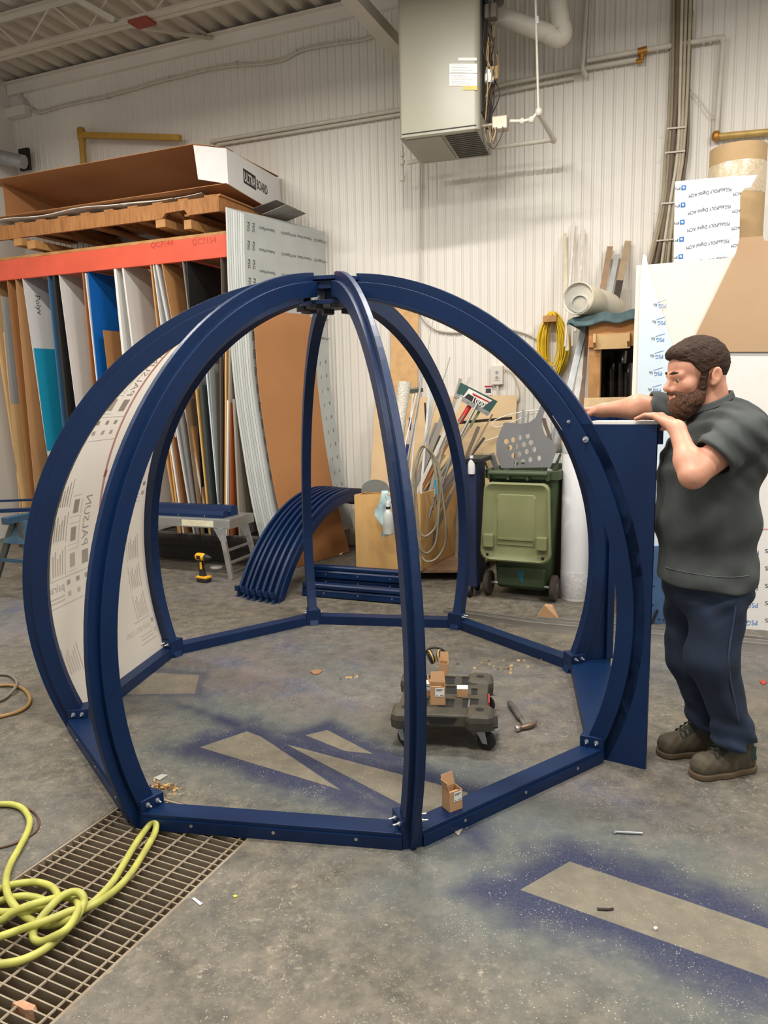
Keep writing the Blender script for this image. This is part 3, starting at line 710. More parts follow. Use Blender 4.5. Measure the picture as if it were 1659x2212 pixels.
add('film_print', mbt, 'ink', PV[-1], kind='stuff')
# ---- brown hardboard sheet leaning on the stack
M('hardboard', (174,122,76), .65, rgb2=(164,112,68), scale=2)
LB = [(531,668),(541,705),(550,824),(566,944),(588,1070),(612,1160),(630,1225)]
pb = [wl(a_, b_, 1.13)+T*.035 for a_, b_ in LB]; pb[-1] = V((pb[-1].x, pb[-1].y, .005))
pbs = smooth_path(pb, 5); bk = SK*.735
add('hardboard_sheet', MB().sweep([[p, p+T*.006, p+bk+T*.006, p+bk] for p in pbs]), 'hardboard', label='large bowed brown hardboard sheet leaning on the grey printed stack', cat='sheet', smooth=True)
# ---- plastic film crumpled under the rack
random.seed(3)
mb = MB(); rows = []
for i in range(12):
    rows.append([fl(345+i*8, 1203+random.uniform(-2,2)) + N*(j*.06) + Z*max(0.002, .07*math.sin(math.pi*j/5)*math.sin(math.pi*i/11)+random.uniform(-.012,.02)) for j in range(6)])
add('plastic_film', mb.strip(rows), M('film_clear', (170,166,164), .25, spec=.8, var=.15, scale=30, alpha=.85), label='crumpled clear plastic film on the floor under the rack', cat='film', fixn=False)
# ================================================================== BLUE PARTS AND BENCH BEHIND THE DOME
def pbox(mb, o, x, y, lx, ly, lz, z0=0):
    """box with corner o, along x,y unit dirs"""
    o, x, y = V(o), V(x), V(y); return mb.prism([o+Z*z0, o+x*lx+Z*z0, o+x*lx+y*ly+Z*z0, o+y*ly+Z*z0], Z*lz)
# -- folding aluminium work platform
BN = fl(503, 1248); bz = .525; bx0 = BN - T*1.15
WB = empty('work_platform', BN-T*.5, 'folding aluminium work platform holding blue beams beside the rack', 'work platform')
def bp(s, d, z): return BN + T*s + N*d + Z*z
add('deck', MB().obox(bp(-.60,.17,bz), T*.62, N*.19, Z*.010), 'aluminium', WB)
for d in (-.02, .36): add('side_rail', MB().obox(bp(-.60,d,bz-.035), T*.62, N*.012, Z*.04), 'aluminium', WB, bevel=.003)
for s in (-1.21, .01): add('end_rail', MB().obox(bp(s,.17,bz-.035), T*.012, N*.19, Z*.04), 'aluminium', WB)
for s, sl in ((-.08,.10), (-1.12,-.10)):
    for d, dd in ((-.02,-.03), (.36,.03)):
        lg = add('leg', MB().bar(bp(s,d,bz-.07), bp(s+sl,d+dd,0.0), .045, .028, N), 'aluminium', WB)
        add('gusset', MB().prism([bp(s-.07,d-.014,bz-.075), bp(s+.05,d-.014,bz-.075), bp(s+.065,d-.014,bz-.19), bp(s+.01,d-.014,bz-.21)], N*-.004), 'zinc', lg)
    add('leg_brace', MB().bar(bp(s+sl*.5,-.035,.25), bp(s+sl*.5,.375,.25), .02, .02), 'aluminium', WB)
    add('step', MB().obox(bp(s+sl*.75,.17,.14), T*.02, N*.21, Z*.008), 'aluminium', WB)
add('warning_label', MB().obox(bp(-.32,-.0335,bz-.035), T*.17, N*.0008, Z*.028), M('label_cream', (216,210,180), .6), WB)
add('leg_label', MB().obox(bp(-.035,-.042,.22), T*.02+Z*-.008, N*.001, Z*.085-T*.011), M('label_blue', (44,60,140), .5), WB)
# beams lying on the platform
def beam_piece(c, d, L_, w, h, name, label, group):
    d = V(d).normalized(); x = d.cross(Z).normalized()
    o = add(name, MB().prism([c-d*L_/2-x*w/2, c-d*L_/2+x*w/2, c-d*L_/2+x*w/2+Z*(h*.45), c-d*L_/2+x*(w/2-.018)+Z*h, c-d*L_/2-x*(w/2-.018)+Z*h, c-d*L_/2-x*w/2+Z*(h*.45)], d*L_), BL, label=label, cat='beam', group=group, bevel=.002)
    for u in (-.3, 0, .3): add('screw', MB().lathe(c+d*L_*u+x*(w/2)*(1 if x.y < 0 else -1)+Z*h*.25, x*(1 if x.y < 0 else -1), [(.006,0),(.006,.0015)], 8), 'zinc', o)
    return o
beam_piece(bp(-.56,.06,bz+.010), T, .96, .09, .06, 'painted_beam', 'blue painted beam on the work platform, front one', 'blue beams on the platform')
beam_piece(bp(-.55,.19,bz+.010), T, .96, .12, .09, 'painted_beam', 'taller blue painted beam on the work platform, rear one', 'blue beams on the platform')
# -- saw horses at far left
def sawhorse(C, dirx, label, ht=.66):
    H = empty('saw_horse', C, label, 'saw horse', 'paint-stained saw horses'); x = V(dirx).normalized(); y = Z.cross(x)
    mt = M('horse_blue', (40,66,92), .6, rgb2=(52,84,96), scale=9)
    add('top_rail', MB().obox(C+Z*ht, x*.42, y*.035, Z*.03), mt, H, bevel=.006)
    for sx in (-1, 1):
        for sy in (-1, 1):
            top = C+x*.30*sx+y*.03*sy+Z*(ht-.03); bot = C+x*.40*sx+y*.26*sy
            lg = add('leg', MB().bar(top, bot+Z*.0, .05, .03, x), M('horse_leg', (56,58,52), .6, var=.2), H, bevel=.004)
            for o_ in (-.012, .012): add('leg_groove', MB().bar(top+x*o_+y*.016*sy, bot+x*o_+y*.016*sy+Z*.02, .006, .004, x), 'black', lg)
        add('bracket', MB().prism([C+x*.24*sx+y*-.075+Z*(ht-.02), C+x*.24*sx+y*.075+Z*(ht-.02), C+x*.30*sx+y*.12+Z*(ht-.20), C+x*.30*sx-y*.12+Z*(ht-.20)], x*.05*sx), mt, H)
        add('spreader', MB().bar(C+x*.36*sx-y*.16+Z*.32, C+x*.36*sx+y*.16+Z*.32, .03, .012, x), mt, H)
    return H
P1 = fl(18, 1297)
SH1 = P1 + V((.30,.34,0))
sawhorse(SH1 + V((-.12,.05,0)), V((.35,1,0)), 'blue paint-stained saw horse at the left edge behind the dome')
for i, (a, b_, h, w) in enumerate((((-60,1036),(120,1040),.016,.05), ((-60,1066),(130,1046),.028,.06))):
    pa, pb_ = up(a[0], a[1], SH1-N*(.1 if i else -.25)), up(b_[0], b_[1], SH1+N*(.0 if i else .35))
    pa.z = pb_.z = (.705 if i else .725) + (.02 if i == 0 else 0)
    d = (pb_-pa)
    add('painted_strip', MB().bar(pa, pb_, w, h), BL, label=('thin blue strip lying across the saw horse, rear one','wider blue strip lying slanted on the saw horse')[i], cat='strip', group='blue strips on the saw horse')
# -- arched spare ribs
AR0 = fl(588, 1306); AN = (V((.95,2.09,0))).normalized(); AT = V((AN.y,-AN.x,0))
hc = .735-RO
for i in range(7):
    A = AR0 - AT*(.066*i) + AN*(.010*i + (.03 if i > 4 else 0))
    st = math.asin(-hc/RO); ctr = A + AN*(RO*math.cos(st)) + Z*hc
    e0, e1 = math.pi-st, math.pi-st-math.radians(83)
    def sec(Ra, Rb, w):
        out = []
        for k in range(41):
            u = k/40; res = []
            for R_ in (Ra, Rb):
                s0_ = math.pi-math.asin(-hc/R_); a = s0_+(e1-s0_)*u; res.append(ctr+AN*(R_*math.cos(a))+Z*(R_*math.sin(a)))
            p, q = res; out.append([p-AT*w/2, p+AT*w/2, q+AT*w/2, q-AT*w/2])
        return out
    ab = add('arched_rib', MB().sweep(sec(RI, RS, .060)), BL, label='%s of the seven blue arched ribs nested on the floor, counted from the dome side' % ('first','second','third','fourth','fifth','sixth','seventh')[i], cat='arched rib', group='spare arched ribs', bevel=.002)
    add('fin', MB().sweep(sec(RS-.001, RO, .022)), BL, ab, bevel=.0015)
    add('foot_notch', MB().obox(A+AN*.012+Z*.07, AN*.010, AT*.018, Z*.02), BL, ab)
# -- spare base beams on the floor
bl_, br_ = fl(655, 1287), fl(884, 1307); bd = (br_-bl_).normalized(); bn = Z.cross(bd)
def stack_beam(o, label, z, w=.085, h=.058, L_=.93):
    c = o+bd*L_/2+bn*w/2+Z*z; x = bn
    ob = add('painted_beam', MB().prism([c-bd*L_/2-x*w/2, c-bd*L_/2+x*w/2, c-bd*L_/2+x*w/2+Z*h, c-bd*L_/2-x*(w/2-.012)+Z*h, c-bd*L_/2-x*w/2+Z*(h-.012)], bd*L_), BL, label=label, cat='beam', group='spare blue beams on the floor', bevel=.002)
    add('lip', MB().obox(c-x*(w/2+.006)+Z*.012, bd*L_/2, x*.006, Z*.010), BL, ob)
    for u in (-.3, .02, .33): add('screw', MB().lathe(c+bd*L_*u-x*(w/2)+Z*h*.5, -x, [(.006,0),(.006,.0015)], 8), 'zinc', ob)
    for s_ in (-1, 1): add('end_block', MB().obox(c+bd*s_*(L_/2-.008)+Z*(h/2-.004), bd*.012, x*(w/2+.006), Z*(h/2+.006)), BL, ob)
stack_beam(bl_, 'spare blue beam lying frontmost on the floor behind the dome', .008); stack_beam(bl_+bn*.01, 'spare blue beam stacked on the frontmost one', .074, w=.07, h=.03)
bo = fl(662, 1262)
stack_beam(bo, 'lowest spare blue beam in the row against the plywood crate', .008); stack_beam(bo, 'middle spare blue beam in the row against the plywood crate', .072, L_=.93); stack_beam(bo+bn*.02, 'top spare blue beam in the row against the plywood crate', .136, w=.06, h=.03)
# -- cordless drill
M('drill_yellow', (232,168,30), .45); M('drill_black', (30,29,28), .55)
D0 = fl(441, 1257); dx = V((.85,-.5,0)).normalized(); dy = Z.cross(dx)
DR = empty('cordless_drill', D0, 'yellow and black cordless impact driver standing on its battery', 'drill')
add('battery', MB().obox(D0+Z*.028, dx*.058, dy*.036, Z*.026), 'drill_black', DR, bevel=.008)
add('battery_stripe', MB().obox(D0+Z*.046, dx*.060, dy*.038, Z*.010), 'drill_yellow', DR, bevel=.005)
add('grip', MB().sweep([[D0+dx*(-.012+o_)+Z*z+dx*a*.026*k+dy*b_*.020*k for a, b_ in ((-1,-.7),(-.4,-1),(.4,-1),(1,-.7),(1,.7),(.4,1),(-.4,1),(-1,.7))] for z, o_, k in ((.055,.005,1.25),(.08,.0,1.0),(.13,-.008,.9),(.17,-.012,1.0),(.20,-.012,1.15))]), 'drill_black', DR, smooth=True)
add('grip_panel', MB().obox(D0+dx*-.012+Z*.15, dx*.012, dy*.022, Z*.035), 'drill_yellow', DR, bevel=.006)
hd = add('motor_housing', MB().lathe(D0-dx*.055+Z*.225, dx, [(.012,-.012),(.030,-.010),(.034,.0),(.034,.06),(.030,.075),(.026,.09)], 16), 'drill_yellow', DR, smooth=True)
add('nose', MB().lathe(D0+dx*.030+Z*.225, dx, [(.028,0),(.026,.03),(.018,.045),(.012,.06),(.010,.075)], 16), 'drill_black', DR, smooth=True)
add('vents', MB().obox(D0+dx*-.02-dy*.031+Z*.225, dx*.022, dy*.004, Z*.016), 'drill_black', hd)
add('trigger', MB().obox(D0+dx*.020+Z*.180, dx*.008, dy*.010, Z*.018), 'drill_black', DR)
add('lid_disc', MB().lathe(fl(468,1226), Z, [(.06,0),(.062,.006),(.055,.009),(.0,.009)], 24), M('white_plastic', (206,204,200), .4), label='small white plastic lid lying on the floor behind the drill', cat='lid', smooth=True)
rows = []
random.seed(11)
for i in range(10): rows.append([fl(694+i*5, 1198+2*math.sin(i))+N*(j*.03)+Z*(.004+abs(random.uniform(0,.02))*(1 if 0 < j < 3 else 0)) for j in range(4)])
add('glove', MB().strip(rows), M('cream_cloth', (206,192,168), .8), label='crumpled cream cloth on the floor under the arched ribs', cat='cloth', fixn=False)
# ================================================================== CRATE OF OFFCUTS
C0, C1, C2 = fl(770,1230,.12), fl(910,1229,.12), fl(997,1184,.12)
ch = .645; uy = (C2-C1); uy.z = 0; dpt = uy.length; uy = uy/dpt; ux = (C1-C0); ux.z = 0; wid = ux.length; ux = ux/wid
CR = empty('plywood_crate', C0, 'open plywood crate full of metal and wood offcuts on a low trolley', 'crate')
M('crate_ply', (206,166,108), .6, rgb2=(192,148,88), scale=2.2, stretch=(5,5,.5))
def cp(a, b_, z): return C0 + ux*a + uy*b_ + Z*z
q = .016
add('front_panel', MB().prism([cp(0,0,0), cp(wid,0,0), cp(wid,q,0), cp(0,q,0)], Z*ch), 'crate_ply', CR)
add('back_panel', MB().prism([cp(0,dpt-q,0), cp(wid,dpt-q,0), cp(wid,dpt,0), cp(0,dpt,0)], Z*ch), 'crate_ply', CR)
add('side_panel', MB().prism([cp(wid-q,q,0), cp(wid,q,0), cp(wid,dpt-q,0), cp(wid-q,dpt-q,0)], Z*ch), 'crate_ply', CR)
add('side_panel', MB().prism([cp(0,q,0), cp(q,q,0), cp(q,dpt-q,0), cp(0,dpt-q,0)], Z*ch), 'crate_ply', CR)
add('bottom_panel', MB().prism([cp(0,0,-.018), cp(wid,0,-.018), cp(wid,dpt,-.018), cp(0,dpt,-.018)], Z*.017), 'crate_ply', CR)
add('grip_hole', MB().lathe(cp(wid*.62,-.0005,ch-.05), -uy, [(.022,0),(.022,.001)], 14), 'dark_board', CR)
# trolley under it
TR = empty('platform_trolley', cp(wid*.5,dpt*.5,-.12), 'low brown platform trolley on black castors under the crate', 'trolley')
add('platform', MB().prism([cp(.04,.05,-.045), cp(wid+.40,.05,-.045), cp(wid+.40,dpt*.85,-.045), cp(.04,dpt*.85,-.045)], Z*.024), M('trolley_top', (126,98,74), .7), TR)
for a, b_ in ((.10,.12),(wid+.33,.12),(.10,dpt*.75),(wid+.33,dpt*.75)):
    w = add('castor', MB().lathe(cp(a-.012,b_,-.083), ux, [(.036,0),(.036,.024)], 14), 'rubber', TR, smooth=True)
    add('castor_fork', MB().obox(cp(a,b_,-.058), ux*.018, uy*.02, Z*.012), 'black', w)
# offcuts standing in the crate
CB = cp(wid*.5, dpt*.45, 0)
def stick(label, pb_, pt, w, d, rgb, name='metal_strip', metal=0.0, depth_b=None, depth_t=None, cat='offcut', rnd=False):
    yb = CB + uy*(depth_b or 0); yt = CB + uy*(depth_t if depth_t is not None else .15)
    a, b_ = up(*pb_, yb), up(*pt, yt)
    if a.z > .2:
        dirv = (b_-a).normalized(); a = a - dirv*max(0, (a.z-.16)/max(.25, dirv.z))
        # keep foot inside the crate
        la, lb = (a-C0).dot(ux), (a-C0).dot(uy); la = min(max(la, .06), wid-.06); lb = min(max(lb, .08), dpt-.08); a = cp(la, lb, .03)
    m = M('off_%d_%d_%d' % rgb, rgb, .45, metal, var=.08, scale=8)
    mb = MB().tube([a, b_], w/2, 8) if rnd else MB().bar(a, b_, w, d, V((0,1,0)))
    return add(name, mb, m, label=label, cat=cat, group='offcuts standing in the crate', smooth=rnd)
stick('thin silver rod rising highest left out of the crate', (895,900), (912,812), .022, .02, (150,148,144), metal=.5, rnd=True)
stick('very thin steel wire rod above the crate, left', (905,840), (936,690), .006, .006, (160,158,154), metal=.5, rnd=True, name='wire_rod')
stick('thin steel rod above the crate, right', (929,902), (972,772), .009, .009, (160,158,154), metal=.5, rnd=True, name='wire_rod')
stick('slim white pole beside the silver rod in the crate', (884,978), (904,854), .016, .016, (216,212,204), rnd=True, name='pole')
stick('upright black steel bar carrying the grey hose', (917.5,1010), (918,870), .018, .006, (38,36,34), name='steel_bar')
stick('broad silver channel leaning at the middle of the crate', (905,985), (935,831), .045, .02, (168,168,164), metal=.5)
stick('pale grey strip next to the broad silver channel', (920,912), (928,838), .02, .01, (186,184,178))
stick('brown-grey channel piece in the middle of the crate', (905,1013), (945,915), .05, .03, (136,126,112))
stick('wide beige plastic channel crossing the crate', (900,1035), (955,944), .065, .03, (186,176,150))
stick('second beige channel lower in the crate', (905,1050), (962,985), .06, .03, (172,160,132))
stick('orange-brown wooden dowel in the crate', (940,1000), (978,936), .042, .042, (190,122,56), rnd=True, name='dowel', cat='dowel')
stick('tall narrow grey strip with worn end, right of centre', (955,940), (995,818), .03, .012, (150,142,130))
stick('tall translucent grey strip beside the worn one', (975,900), (1016,815), .03, .006, (186,180,168))
stick('speckled grey bar leaning right in the crate', (938,945), (966,880), .05, .03, (120,114,104))
stick('dark brown strip leaning right above the crate', (1000,995), (1034,922), .03, .02, (84,70,56))
stick('dark steel angle leaning far right', (1005,1000), (1046,946), .022, .02, (70,62,54))
stick('long thin bronze strip leaning far right', (1010,985), (1064,895), .014, .01, (132,112,84))
stick('pale wooden lath low in the crate', (930,1020), (985,960), .028, .02, (206,176,124), name='lath', cat='lath')
stick('grey square tube low in the crate, left', (900,1062), (930,1000), .05, .04, (128,120,104))
stick('grey square tube low in the crate, right', (925,1055), (975,995), .05, .03, (112,104,90))
stick('short silver angle at the crate corner', (896,1066), (906,1042), .04, .03, (178,170,150))
stick('mauve brown strip low right in the crate', (950,1060), (992,1005), .06, .02, (98,82,72))
stick('thin white fillet standing left in the crate', (880,930), (900,850), .012, .012, (222,218,210), rnd=True, name='fillet')
rt = stick('grey shafted tool with a red grip sticking out of the crate', (990,916), (1014,878), .020, .020, (120,116,108), rnd=True, name='hand_tool', cat='tool')
add('red_grip', MB().tube([up(993,912,CB+uy*.13), up(1014.5,877,CB+uy*.15)], .022, 10), M('grip_red', (196,36,40), .5), rt, smooth=True)
gt = stick('grey strip with a bright green end sticking out of the crate', (1014,924), (1035,889), .016, .007, (128,122,112))
add('green_end', MB().bar(up(1015,923,CB+uy*.13), up(1035.5,888,CB+uy*.15), .024, .010, V((0,1,0))), M('grip_green', (84,176,44), .5), gt)
hb = [up(993,913,CB+uy*.3), up(1106,903,CB+uy*.5)]
stick('dark flat bar lying almost level across the offcuts', (993,915), (1106,903), .022, .008, (76,66,54), name='flat_bar') if False else add('flat_bar', MB().bar(hb[0], hb[1], .008, .026), M('off_76_66_54', (76,66,54), .5), label='dark flat bar lying almost level across the offcuts', cat='offcut', group='offcuts standing in the crate')
# scraper / push broom with printed card
sc = [up(995,826,CB+uy*.1), up(1075,867,CB+uy*.1), up(1054,897,CB+uy*.1), up(983.6,858,CB+uy*.1)]
SB = empty('floor_squeegee', sc[3], 'wide floor scraper head with printed green and white card, in the crate', 'scraper')
nf = V((0,-1,0))
def qd(u, v, lift=0): return (sc[0].lerp(sc[1], u)).lerp(sc[3].lerp(sc[2], u), v) + nf*lift
M('card_green', (44,80,74), .5); M('card_white', (224,220,212), .5); M('card_dark', (40,34,34), .6); M('card_red', (170,30,34), .5)
add('card', MB().prism([qd(0,0),qd(1,0),qd(1,1),qd(0,1)], -nf*.012), 'card_green', SB)
add('card_panel', MB().poly([qd(.24,.10,.001),qd(.88,.10,.001),qd(.74,.80,.001),qd(.18,.80,.001)]), 'card_white', SB)
add('card_block', MB().poly([qd(.28,.40,.0018),qd(.80,.46,.0018),qd(.70,.78,.0018),qd(.22,.74,.0018)]), 'card_dark', SB)
add('card_stripe', MB().poly([qd(.36,.24,.002),qd(.86,.24,.002),qd(.85,.32,.002),qd(.40,.36,.002)]), 'card_red', SB)
mbt = MB(); xd = (qd(1,.7)-qd(0,.7)); text_flat(mbt, '1000', qd(.42,.74,.0025), xd, (qd(0,0)-qd(0,1)), .05, .13, True); add('card_number', mbt, 'card_white', SB)
add('clamp_bar', MB().prism([qd(-.02,.74,.004),qd(1.02,.80,.004),qd(1.0,1.06,.004),qd(-.03,1.02,.004)], -nf*.02), 'aluminium', SB)
for u in (.08,.36,.64,.92): add('rivet', MB().lathe(qd(u,.91,.005), nf, [(.008,0),(.006,.004)], 8), 'steel', SB)
add('handle', MB().tube([up(1031,872,CB+uy*.06), up(985,960,CB+uy*.06), cp(wid*.72, dpt*.35, .1)], .013, 10), 'aluminium', SB, smooth=True)
# window squeegee
sq = empty('window_squeegee', cp(wid*.3,dpt*.5,.1), 'squeegee with dark rubber head and blue banded handle in the crate', 'squeegee')
add('head', MB().bar(up(876,847,CB+uy*.2), up(914,842,CB+uy*.2), .03, .035), M('sq_dark', (70,74,62), .6), sq); add('head_top', MB().bar(up(877,841,CB+uy*.2), up(910,836,CB+uy*.2), .03, .012), 'aluminium', sq)
hA, hB_ = up(893,848,CB+uy*.2), cp(wid*.25, dpt*.5, .1)
add('handle', MB().tube([hA, hB_], .012, 10), 'card_white', sq, smooth=True)
for u0, u1 in ((.16,.24),(.33,.42)): add('grip_band', MB().tube([hA.lerp(hB_,u0), hA.lerp(hB_,u1)], .0135, 10), 'label_blue', sq, smooth=True)
# bubble wrap roll
b0, b1 = cp(.09, dpt*.40, .08), up(874,826,CB+uy*.2)
pts = [b0.lerp(b1, k/10) for k in range(11)]
BW = add('bubble_wrap_roll', MB().tube(pts, [.07,.07,.068,.066,.064,.062,.058,.05,.046,.056,.062], 14), M('bubble', (206,200,186), .25, var=.18, scale=60, bump=.6), label='roll of clear bubble wrap standing at the left of the crate', cat='bubble wrap', smooth=True)
# curved grey offcut hung over the crate front
hg = [up(780,1064,C0), up(842,1064,C0)]
mb = MB(); arc_p = []
for k in range(15):
    a = math.pi*k/14; arc_p.append(hg[0].lerp(hg[1], .5-.5*math.cos(a)) + Z*(.105*math.sin(a)**.8) - V((0,.0,0)))
mb.prism([p+V((0,.04,0)) for p in arc_p], V((0,.006,0)))
add('curved_offcut', mb, M('off_grey', (112,114,108), .5), label='half-round grey plastic offcut on the crate front edge', cat='offcut')
# spray bottle and rag on the crate front
FP = cp(0,0,0)
def cf(px, py, lift): return hit(px, py, C0, uy) - uy*lift
s0 = cf(845,1152,.045)
SPB = empty('spray_bottle', s0, 'clear spray bottle with white trigger hanging on the crate', 'spray bottle')
hB2 = (cf(845,1098,.045)-s0).length
add('bottle', MB().lathe(s0, Z, [(.038,0),(.042,.008),(.042,hB2*.70),(.034,hB2*.86),(.017,hB2)], 18), M('bottle_clear', (196,198,192), .2, trans=.15, var=.03), SPB, smooth=True)
add('liquid', MB().lathe(s0+Z*.003, Z, [(.0425,.006),(.0428,hB2*.42)], 18), M('bottle_liquid', (176,178,172), .2), SPB, smooth=True)
add('collar', MB().lathe(s0, Z, [(.018,hB2),(.018,hB2+.022)], 14), 'black', SPB)
add('trigger_head', MB().lathe(s0, Z, [(.017,hB2+.022),(.016,hB2+.05),(.010,hB2+.07)], 12).bar(s0+Z*(hB2+.055)-ux*.005, s0+Z*(hB2+.085)+ux*.035, .018, .022).bar(s0+Z*(hB2+.05)+ux*.02, s0+Z*(hB2+.015)+ux*.035, .010, .008), 'white_plastic', SPB)
random.seed(5); rows = [[cf(832,1064,0)+ux*(.026*(k/6-.5)*2)+uy*.03+Z*.012 for k in range(7)], [cf(832,1064,0)+ux*(.027*(k/6-.5)*2)-uy*.002+Z*.016 for k in range(7)]]
for j in range(14):
    v = j/13; c = cf(832+4*math.sin(j*.8)+(4 if j > 9 else 0), 1066+v*92, 0); w = .028+.035*math.sin(math.pi*min(1, v*1.15))**.7
    rows.append([c + ux*(w*(k/6-.5)*2) - uy*(.008+.016*abs(math.sin(k*1.9+j*.35)))+Z*random.uniform(-.004,.004) for k in range(7)])
add('cleaning_rag', MB().strip(rows), M('rag', (168,190,192), .9, var=.15, scale=30), label='pale blue rag draped over the crate beside the spray bottle', cat='rag', fixn=False, smooth='all')
# grey hose hanging from the black bar in loops
M('hose_grey', (138,128,108), .55, var=.1)
hp = [up(x_, y_, C1-uy*.06) for x_, y_ in ((917,960),(905,985),(897,1030),(900,1090),(905,1140),(920,1158),(940,1140),(948,1100),(946,1040),(935,985),(920,962),(904,1000),(898,1060),(902,1140),(912,1185),(925,1194),(943,1170),(950,1110),(950,1040),(938,985),(922,965),(945,1000),(956,1060),(966,1130),(962,1175),(945,1205),(925,1212),(910,1200),(900,1170),(896,1100),(894,1030),(905,980),(918,962),(934,990),(942,1040),(940,1076))]
hp = [p - uy*(.012*(i % 3)) for i, p in enumerate(hp)]
HO = add('grey_hose', MB().tube(smooth_path(hp, 5), .010, 8), 'hose_grey', label='grey air hose coiled over a black bar on the crate side', cat='hose', smooth='all')
add('blue_sleeve', MB().tube([up(942,1036,C1-uy*.075), up(943,1066,C1-uy*.075)], .016, 10), M('sleeve_blue', (28,140,176), .5), HO, smooth=True)
add('coupling', MB().tube([up(941,1070,C1-uy*.08), up(934,1095,C1-uy*.08)], .007, 8).tube([up(934,1095,C1-uy*.08), up(932,1101,C1-uy*.08)], .017, 8).tube([up(932,1101,C1-uy*.08), up(928,1117,C1-uy*.08)], .010, 8), 'steel', HO, smooth=True)
# thin hanging tube with blue upright trolley
add('conduit_offcut', MB().tube([up(987,1050,C2), fl(986,1226,.01)], .016, 8), M('conduit_grey', (128,120,106), .5), label='grey conduit standing upright in front of the crate side', cat='conduit', smooth=True)
# dark blue bin with black lid
B0 = fl(1014, 1292); 
UB = empty('blue_trolley', B0, 'narrow dark blue upright trolley with black top, half hidden behind a rib', 'trolley')
hb_ = up(1014, 992, B0).z
add('body', MB().obox(B0+N*.16+Z*(hb_/2+.03), T*.055, N*.14, Z*(hb_/2-.05)), M('navy_plastic', (20,34,66), .5), UB, bevel=.012)
add('top_cap', MB().obox(B0+N*.15+Z*(hb_-.01)+T*.02, T*.085, N*.15, Z*.018), 'black', UB, bevel=.006)
for k in (0, 1): add('wheel', MB().lathe(B0+N*(.04+.22*k)+Z*.05-T*.02, T, [(.05,0),(.05,.03)], 16), 'rubber', UB, smooth=True)
add('bottle_sticker', MB().lathe(up(1018,1024,B0)+N*.01, Z, [(.026,0),(.028,.02),(.028,.09),(.014,.12),(.014,.14)], 12), M('bottle_white', (206,206,202), .4), UB, smooth=True)
# ================================================================== GREEN WHEELED BIN
w0, w1 = fl(1050,1286), fl(1196,1301); gx = (w1-w0).normalized(); gy = Z.cross(gx); gm = (w0+w1)/2
M('bin_green', (54,68,42), .5, var=.1, scale=4); M('bin_lid', (122,123,84), .6, rgb2=(106,112,72), scale=3)
BI = empty('wheeled_bin', gm+gy*.3, 'dark green wheeled rubbish bin with its olive lid hanging open', 'wheeled bin')
def gp(a, d, z): return gm + gx*a + gy*d + Z*z
def rrect(w, d, r, n=4):
    out = []
    for cx, cy, a0_ in ((w-r,d-r,0),(-w+r,d-r,90),(-w+r,-d+r,180),(w-r,-d+r,270)):
        for k in range(n+1): a = math.radians(a0_+90*k/n); out.append((cx+r*math.cos(a), cy+r*math.sin(a)))
    return out
hT = 1.0
secs = []
for z, w, d, cy in ((.06,.205,.22,.30),(.075,.21,.225,.30),(.55,.245,.265,.325),(.93,.270,.30,.345),(.935,.275,.305,.345)):
    secs.append([gp(a, cy+b_, z) for a, b_ in rrect(w, d, .045)])
body = add('body', MB().sweep(secs), 'bin_green', BI, smooth=True)
# open rim
mb = MB(); R1 = rrect(.295,.325,.05); R2 = rrect(.262,.292,.045)
b0_ = [gp(a, .345+b_, .935) for a, b_ in R1]; b1_ = [p+Z*.065 for p in b0_]; c1_ = [gp(a, .345+b_, 1.0) for a, b_ in R2]; c0_ = [p-Z*.064 for p in c1_]
n = len(R1)
mb.v = b0_+b1_+c1_+c0_
for r in range(3):
    for k in range(n): mb.f.append((r*n+k, r*n+(k+1)%n, (r+1)*n+(k+1)%n, (r+1)*n+k))
add('rim', mb, 'bin_green', BI, smooth=True)
hn = add('handle_bar', MB().tube([gp(-.225,-.055,.985), gp(.225,-.055,.985)], .022, 12), 'bin_green', BI, smooth=True)
for a in (-.225,-.075,.075,.225): add('handle_bracket', MB().obox(gp(a,-.015,.965), gx*.008, gy*.05, Z*.028), 'bin_green', hn)
# hanging lid
lidz1, lidz0, lw = .93, .32, .272
ld_sh = []
def lp(a, v, lift): return gp(a, -.075-.035*math.sin(v*1.5) - lift, lidz1 + (lidz0-lidz1)*v)
def lring(inset, lift, flare=0):
    out = []; h = lidz1-lidz0
    W_l = lw-inset
    for cx, cy, a0_ in ((W_l-.075, 1-.075/h-inset/h, 0), (-W_l+.075, 1-.075/h-inset/h, 90), (-W_l+.05, .06/h+inset/h, 180), (W_l-.05, .06/h+inset/h, 270)):
        r = .075 if cy > .5 else .05
        for k in range(5):
            a = math.radians(a0_+90*k/4); x = cx+r*math.cos(a); v = cy+r*math.sin(a)/h
            x *= (.90+.10*min(1, v*2.2)); out.append(lp(x, v, lift))
    return out
LD = add('lid', MB().sweep([lring(.0,-.01), lring(0,.02), lring(.012,.028), lring(.030,.012), lring(.06,.004)]), 'bin_lid', BI, smooth=True)
mb = MB(); 
def lrect(u0, u1, v0, v1, lift, th): return MB().sweep([[lp(u0,v0,l), lp(u1,v0,l), lp(u1,v1,l), lp(u0,v1,l)] for l in (lift, lift+th)])
pts = [(-.135,.16),(.135,.16),(.15,.20),(.148,.80),(-.148,.80),(-.15,.20)]
add('raised_panel', MB().sweep([[lp(a, v, .003) for a, v in pts], [lp(a*.94, .16+(v-.16)*.97+.01, .010) for a, v in pts]]), 'bin_lid', LD)
add('panel_bar', lrect(-.135,.135,.70,.725,.009,.010), 'bin_lid', LD)
for s in (-1, 1): add('stop_block', lrect(s*.205-.04, s*.205+.04, .66, .83, .002, .045), 'bin_lid', LD, bevel=.01)
